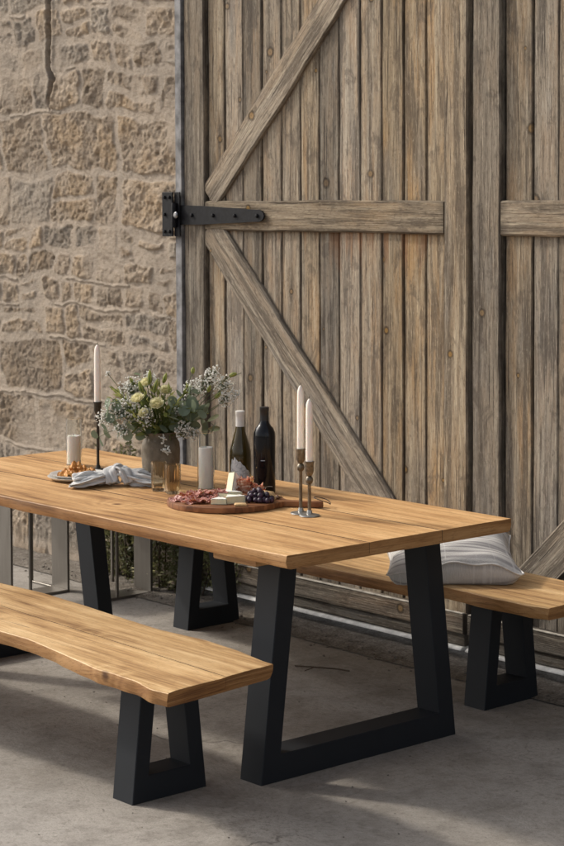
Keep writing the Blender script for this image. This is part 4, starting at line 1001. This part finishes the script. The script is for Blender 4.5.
for z, ins in ((.0015, .997), (.004, 1), (HB-.004, 1), (HB-.001, .997), (HB, .99)):
    V += [(x*ins, y*(ins if abs(y) > .03 else .97 if ins < 1 else 1), z) for x, y in out]
for j in range(4):
    for i in range(k): F.append((j*k+i, j*k+(i+1) % k, (j+1)*k+(i+1) % k, (j+1)*k+i))
F.append(tuple(range(k-1, -1, -1))); F.append(tuple(4*k+i for i in range(k)))
mb.add(V, F); mb.build('board', M_board, t, angle=40)
M_leather = plain('leather_cord', (.06, .035, .022), .7)
mb = MB(); tube(mb, [Vector((R+.125+.028*math.cos(a)+.012, .022*math.sin(a), .012+.022*abs(math.sin(a*.5)))) for a in [2*math.pi*i/20 for i in range(21)]], .0016, 6, caps=False); mb.build('leather_loop', M_leather, t, angle=180)

ZB = ZT+HB
def bpos(r, d, z=0.): c = BC+VR*r+VF*d; return Vector((c.x, c.y, ZB+z))
m = Mat('salami', .45, Specular_IOR_Level=.4, Subsurface_Weight=.1); n1 = m.noise(m.obj(), 220, 3, .6); m.set('Base Color', m.ramp(n1, [(.40, (.16, .022, .018)), (.50, (.34, .085, .06)), (.57, (.66, .38, .31))])); m.bump(n1, .0012); M_sal = m.m
m = Mat('prosciutto', .42, Specular_IOR_Level=.45, Subsurface_Weight=.15); n1 = m.noise(m.scale(m.obj(), (20, 20, 60)), 3, 4); m.set('Base Color', m.ramp(n1, [(.36, (.50, .15, .08)), (.50, (.66, .27, .15)), (.60, (.82, .56, .42))])); M_pro = m.m
M_cheese = plain('white_cheese_rind', (.80, .77, .70), .6, .05, 90, .0015, Subsurface_Weight=.1); M_paste = plain('creamy_cheese_paste', (.80, .70, .46), .5, .05, 60, .0008, Subsurface_Weight=.15)
M_grape = plain('dark_grape', (.030, .013, .028), .5, .9, 60, 0, Specular_IOR_Level=.5); M_nut = plain('brown_nut', (.14, .07, .035), .7, .4, 120, .003); M_crk = plain('pale_cracker', (.55, .36, .17), .75, .2, 90, .002)
# salami: folded slices fanned over the left half
r_ = random.Random(12); rows = 'at the left rim of the board|along the front left of the board|in the middle of the meat pile|at the back of the meat pile|on top of the meat pile'.split('|')
adj = ['flat', 'folded', 'crumpled', 'curled', 'half folded', 'ruffled']
for k in range(30):
    row = k//6; a = [(-.165+.012*(k % 6), -.03+.028*(k % 6)-.02), (-.12+.020*(k % 6), -.105+.004*(k % 6)), (-.115+.020*(k % 6), -.055+.008*math.sin(k)), (-.11+.02*(k % 6), .045+.01*math.sin(k*2)), (-.105+.018*(k % 6), -.02+.02*math.sin(k*1.7))][row]
    mb = MB(); V = []; F = []; nr, na = 5, 20; R_ = r_.uniform(.020, .027); fold = r_.uniform(.3, 1.0); w0 = r_.random()*6
    for side in (0, 1):
        V.append((0, 0, .004*side+.004))
        for j in range(1, nr+1):
            for i in range(na):
                th = 2*math.pi*i/na; rr = R_*j/nr; x, y = rr*math.cos(th), rr*math.sin(th)
                z = .004+fold*.9*(max(0, x)**1.25)*1.3+.004*(j/nr)**2*math.sin(th*3+w0)+.003*(j/nr)*math.sin(th*5+w0*2)+.0016*side
                V.append((x*(1-fold*.35*(x > 0)), y, z))
    o_ = 1+nr*na
    for side, of in ((1, o_), (0, 0)):
        for i in range(na):
            f = (of, of+1+i, of+1+(i+1) % na); F.append(f if side else f[::-1])
            for j in range(nr-1):
                q = (of+1+j*na+i, of+1+(j+1)*na+i, of+1+(j+1)*na+(i+1) % na, of+1+j*na+(i+1) % na); F.append(q if side else q[::-1])
    for i in range(na): a1, a2 = 1+(nr-1)*na+i, 1+(nr-1)*na+(i+1) % na; F.append((a1, a2, o_+a2, o_+a1))
    mb.add(V, F); z = [.0, .001, .004, .003, .013][row]+.0025*(k % 3)
    o = mb.build('salami_slice', M_sal, None, loc=bpos(a[0], a[1], z), angle=60); o.rotation_euler = (r_.uniform(-.2, .2), r_.uniform(-.25, .25), r_.random()*6)
    order = ['first', 'second', 'third', 'fourth', 'fifth', 'last'][k % 6]
    tag(o, f'dark red salami slice {rows[row]}, {order} from the left', 'salami slice', 'salami slices on the board')
# cheeses
def wedge(c, rz, R_, ang, h, label, tilt=(0, 0)):
    t = thing('cheese_wedge', label, 'cheese', c, rz, 'soft white cheese pieces'); t.rotation_euler = (tilt[0], tilt[1], rz)
    n = 10; V = []; F = []
    for z, s in ((0, .97), (.002, 1), (h-.003, 1), (h, .96)):
        V.append((.001, 0, z)); V += [(R_*s*math.cos(ang*(i/n-.5)), R_*s*math.sin(ang*(i/n-.5)), z+.0008*math.sin(i*2)) for i in range(n+1)]
    k = n+2
    for j in range(3):
        for i in range(1, n+1): F.append((j*k+i, j*k+i+1, (j+1)*k+i+1, (j+1)*k+i))
    F.append(tuple(range(k-1, -1, -1))); F.append(tuple(3*k+i for i in range(k)))
    mb = MB(); mb.add(V, F); mb.build('rind', M_cheese, t, angle=40)
    V = []; F = []; j0 = [(0, .0012), (1, h-.0012)]
    for s in (-1, 1):
        d = Vector((math.cos(ang*.5*s), math.sin(ang*.5*s), 0)); nn = Vector((-d.y, d.x, 0))*s; b = len(V)
        for dd, z in ((.001, .001), (R_*.955, .001), (R_*.955, h-.0015), (.001, h-.0015)): V.append(d*dd+nn*.0008+Vector((0, 0, z)))
        for dd, z in ((.001, .001), (R_*.955, .001), (R_*.955, h-.0015), (.001, h-.0015)): V.append(d*dd-nn*.001+Vector((0, 0, z)))
        f = [(b, b+1, b+2, b+3), (b+4, b+5, b+1, b), (b+3, b+2, b+6, b+7), (b+5, b+6, b+2, b+1)]
        F += f if s < 0 else [tuple(reversed(x)) for x in f]
    mb = MB(); mb.add(V, F); mb.build('cut_face', M_paste, t, smooth=False)
wedge(bpos(.005, -.125), YAW+1.0, .075, 1.0, .024, 'soft white cheese wedge lying flat at the front of the board')
wedge(bpos(.045, -.085, .004), YAW+2.4, .075, .9, .024, 'soft white cheese wedge just left of the grapes', (.25, .1))
wedge(bpos(.058, -.02, .0), YAW+2.7, .075, .9, .026, 'soft white cheese wedge in the middle of the board, between meat and grapes')
wedge(bpos(.0, .01, .012), YAW+1.2, .085, .7, .026, 'tallest cheese wedge, propped up on edge behind the others', (1.3, -.62))
wedge(bpos(-.045, -.13, .001), YAW+.5, .055, 1.2, .018, 'small cheese wedge at the very front rim of the board')
# crackers
for k, (a, b, z, lab) in enumerate([(.055, -.155, .0, 'pale square cracker at the front rim below the grapes'), (.150, -.015, .012, 'pale cracker leaning behind the grapes'), (.165, .01, .0, 'pale cracker lying near the board handle')]):
    mb = MB(); V = []; F = []; nn = 8
    box(mb, (-.020, -.017, 0), (.020, .017, .008), .003)
    o = mb.build('cracker', M_crk, None, loc=bpos(a, b, z), angle=60); o.rotation_euler = ([0, .6, 0][k], [0, .2, .05][k], YAW+[.1, .5, 1.0][k]); tag(o, lab, 'cracker', 'crackers on the board')
# prosciutto ruffles
for k, (a, b, z, lab) in enumerate([(.028, .055, .004, 'ruffled pink prosciutto rosette at the left of the ham pile'), (.070, .05, .006, 'ruffled pink prosciutto rosette in the middle of the ham pile'), (.105, .045, .002, 'ruffled pink prosciutto rosette at the right of the ham pile'), (.062, .05, .026, 'ruffled pink prosciutto rosette on top of the ham pile')]):
    mb = MB(); r2_ = random.Random(k+5)
    for q in range(4):
        V = []; F = []; nn = 40; ph = r2_.random()*6
        for i in range(nn+1):
            s = i/nn; th = s*5.5+ph; rr = .009+.013*s
            for j in range(5):
                u = j/4; V.append(((rr+.010*u+.005*math.sin(s*28+ph+q)*u)*math.cos(th), (rr+.010*u+.005*math.sin(s*25+ph)*u)*math.sin(th), .003+u*(.026+.005*math.sin(s*19+q))+.004*q*r2_.random()))
        for i in range(nn):
            for j in range(4): a0 = i*5+j; F.append((a0, a0+5, a0+6, a0+1))
        mb.add(V, F)
    tag(mb.build('prosciutto', M_pro, None, loc=bpos(a, b, z), angle=180), lab, 'ham', 'prosciutto on the board')
# grapes
t = thing('grape_bunch', 'small bunch of dark purple grapes at the right of the board', 'grapes', bpos(.115, -.07)); r_ = random.Random(5); cnt = 0
pts = []
for layer, (cn, zz, sp) in enumerate([(22, .010, .052), (13, .024, .036), (5, .037, .018)]):
    for k in range(cn):
        for tr in range(60):
            a = r_.random()*6.28; rr = sp*r_.random()**.5; p = Vector((rr*math.cos(a)*1.05, rr*math.sin(a)*.85, zz))
            if all((p-q).length > .0155 for q in pts): break
        else: continue
        pts.append(p); mb = MB(); blob(mb, p, r_.uniform(.0078, .0104), 2, 0, .03, r_, (1, 1, r_.uniform(1.0, 1.15))); mb.build('grape', M_grape, t, angle=180)
mb = MB(); tube(mb, bez((-.02, .02, .03), (.0, .03, .052), (.03, .035, .05), 6), .0013, 5); mb.build('grape_stem', M_twig, t)
# dried fruit / nuts behind the meat
for k in range(9):
    mb = MB(); blob(mb, (0, 0, .007), r_.uniform(.008, .011), 2, 0, .10, r_, (1.2, .9, .75)); c = bpos(-.075+.017*(k % 5)+.006*(k//5), .085-.014*(k//5), .001+.006*(k//5)*0)
    tag(mb.build('dried_fig', M_nut, None, loc=c, angle=180), 'dark dried fruit at the back of the board behind the salami', 'dried fruit', 'dried fruit on the board')
for k in range(4):
    mb = MB(); blob(mb, (0, 0, .006), .009, 2, 0, .12, r_, (1.2, .9, .75)); c = bpos(.135+.014*k, -.045+.03*(k % 2), .0)
    tag(mb.build('walnut', M_nut if k % 2 else M_crk, None, loc=c, angle=180), 'brown nut at the right of the board beside the grapes', 'nut', 'nuts beside the grapes')

# ------------------------------------------------------------------ debris on the ground
M_stonebit = plain('pebble_grey', (.17, .15, .125), .9, .35, 50, .001); M_dead = plain('dead_leaf', (.12, .075, .04), .9, .4, 50)
mb = MB(); r_ = random.Random(99)
for k in range(900):
    x = r_.uniform(-5.5, 2.5); y = 1.66-abs(r_.gauss(0, .12)) if k < 620 else r_.uniform(-1.5, 1.6); s = r_.uniform(.002, .0065) if k < 620 else r_.uniform(.0012, .003)
    blob(mb, (x, y, s*.4+(.012 if y > 1.5 else 0)), s, 1, 0, .15, r_, (1.2, 1, .7))
for k in range(260):
    x = r_.uniform(-2.6, 1.6); y = r_.uniform(-1.2, 1.5); s = r_.uniform(.0012, .0034); blob(mb, (x, y, s*.4), s, 1, 0, .2, r_, (1.3, 1, .6))
tag(mb.build('pebbles', M_stonebit), kind='stuff')
tag(bpy.data.objects['pebbles'], 'loose grit and small pebbles scattered at the foot of the doors', 'pebbles')
mb = MB(); tube(mb, [(-1.30, 1.18, .006), (-1.22, 1.21, .010), (-1.15, 1.26, .008), (-1.10, 1.28, .006)], .003, 5); tube(mb, [(-1.22, 1.21, .010), (-1.21, 1.15, .008)], .002, 4)
tag(mb.build('twig', M_twig), 'small dark twig lying on the concrete between table and doors', 'twig')
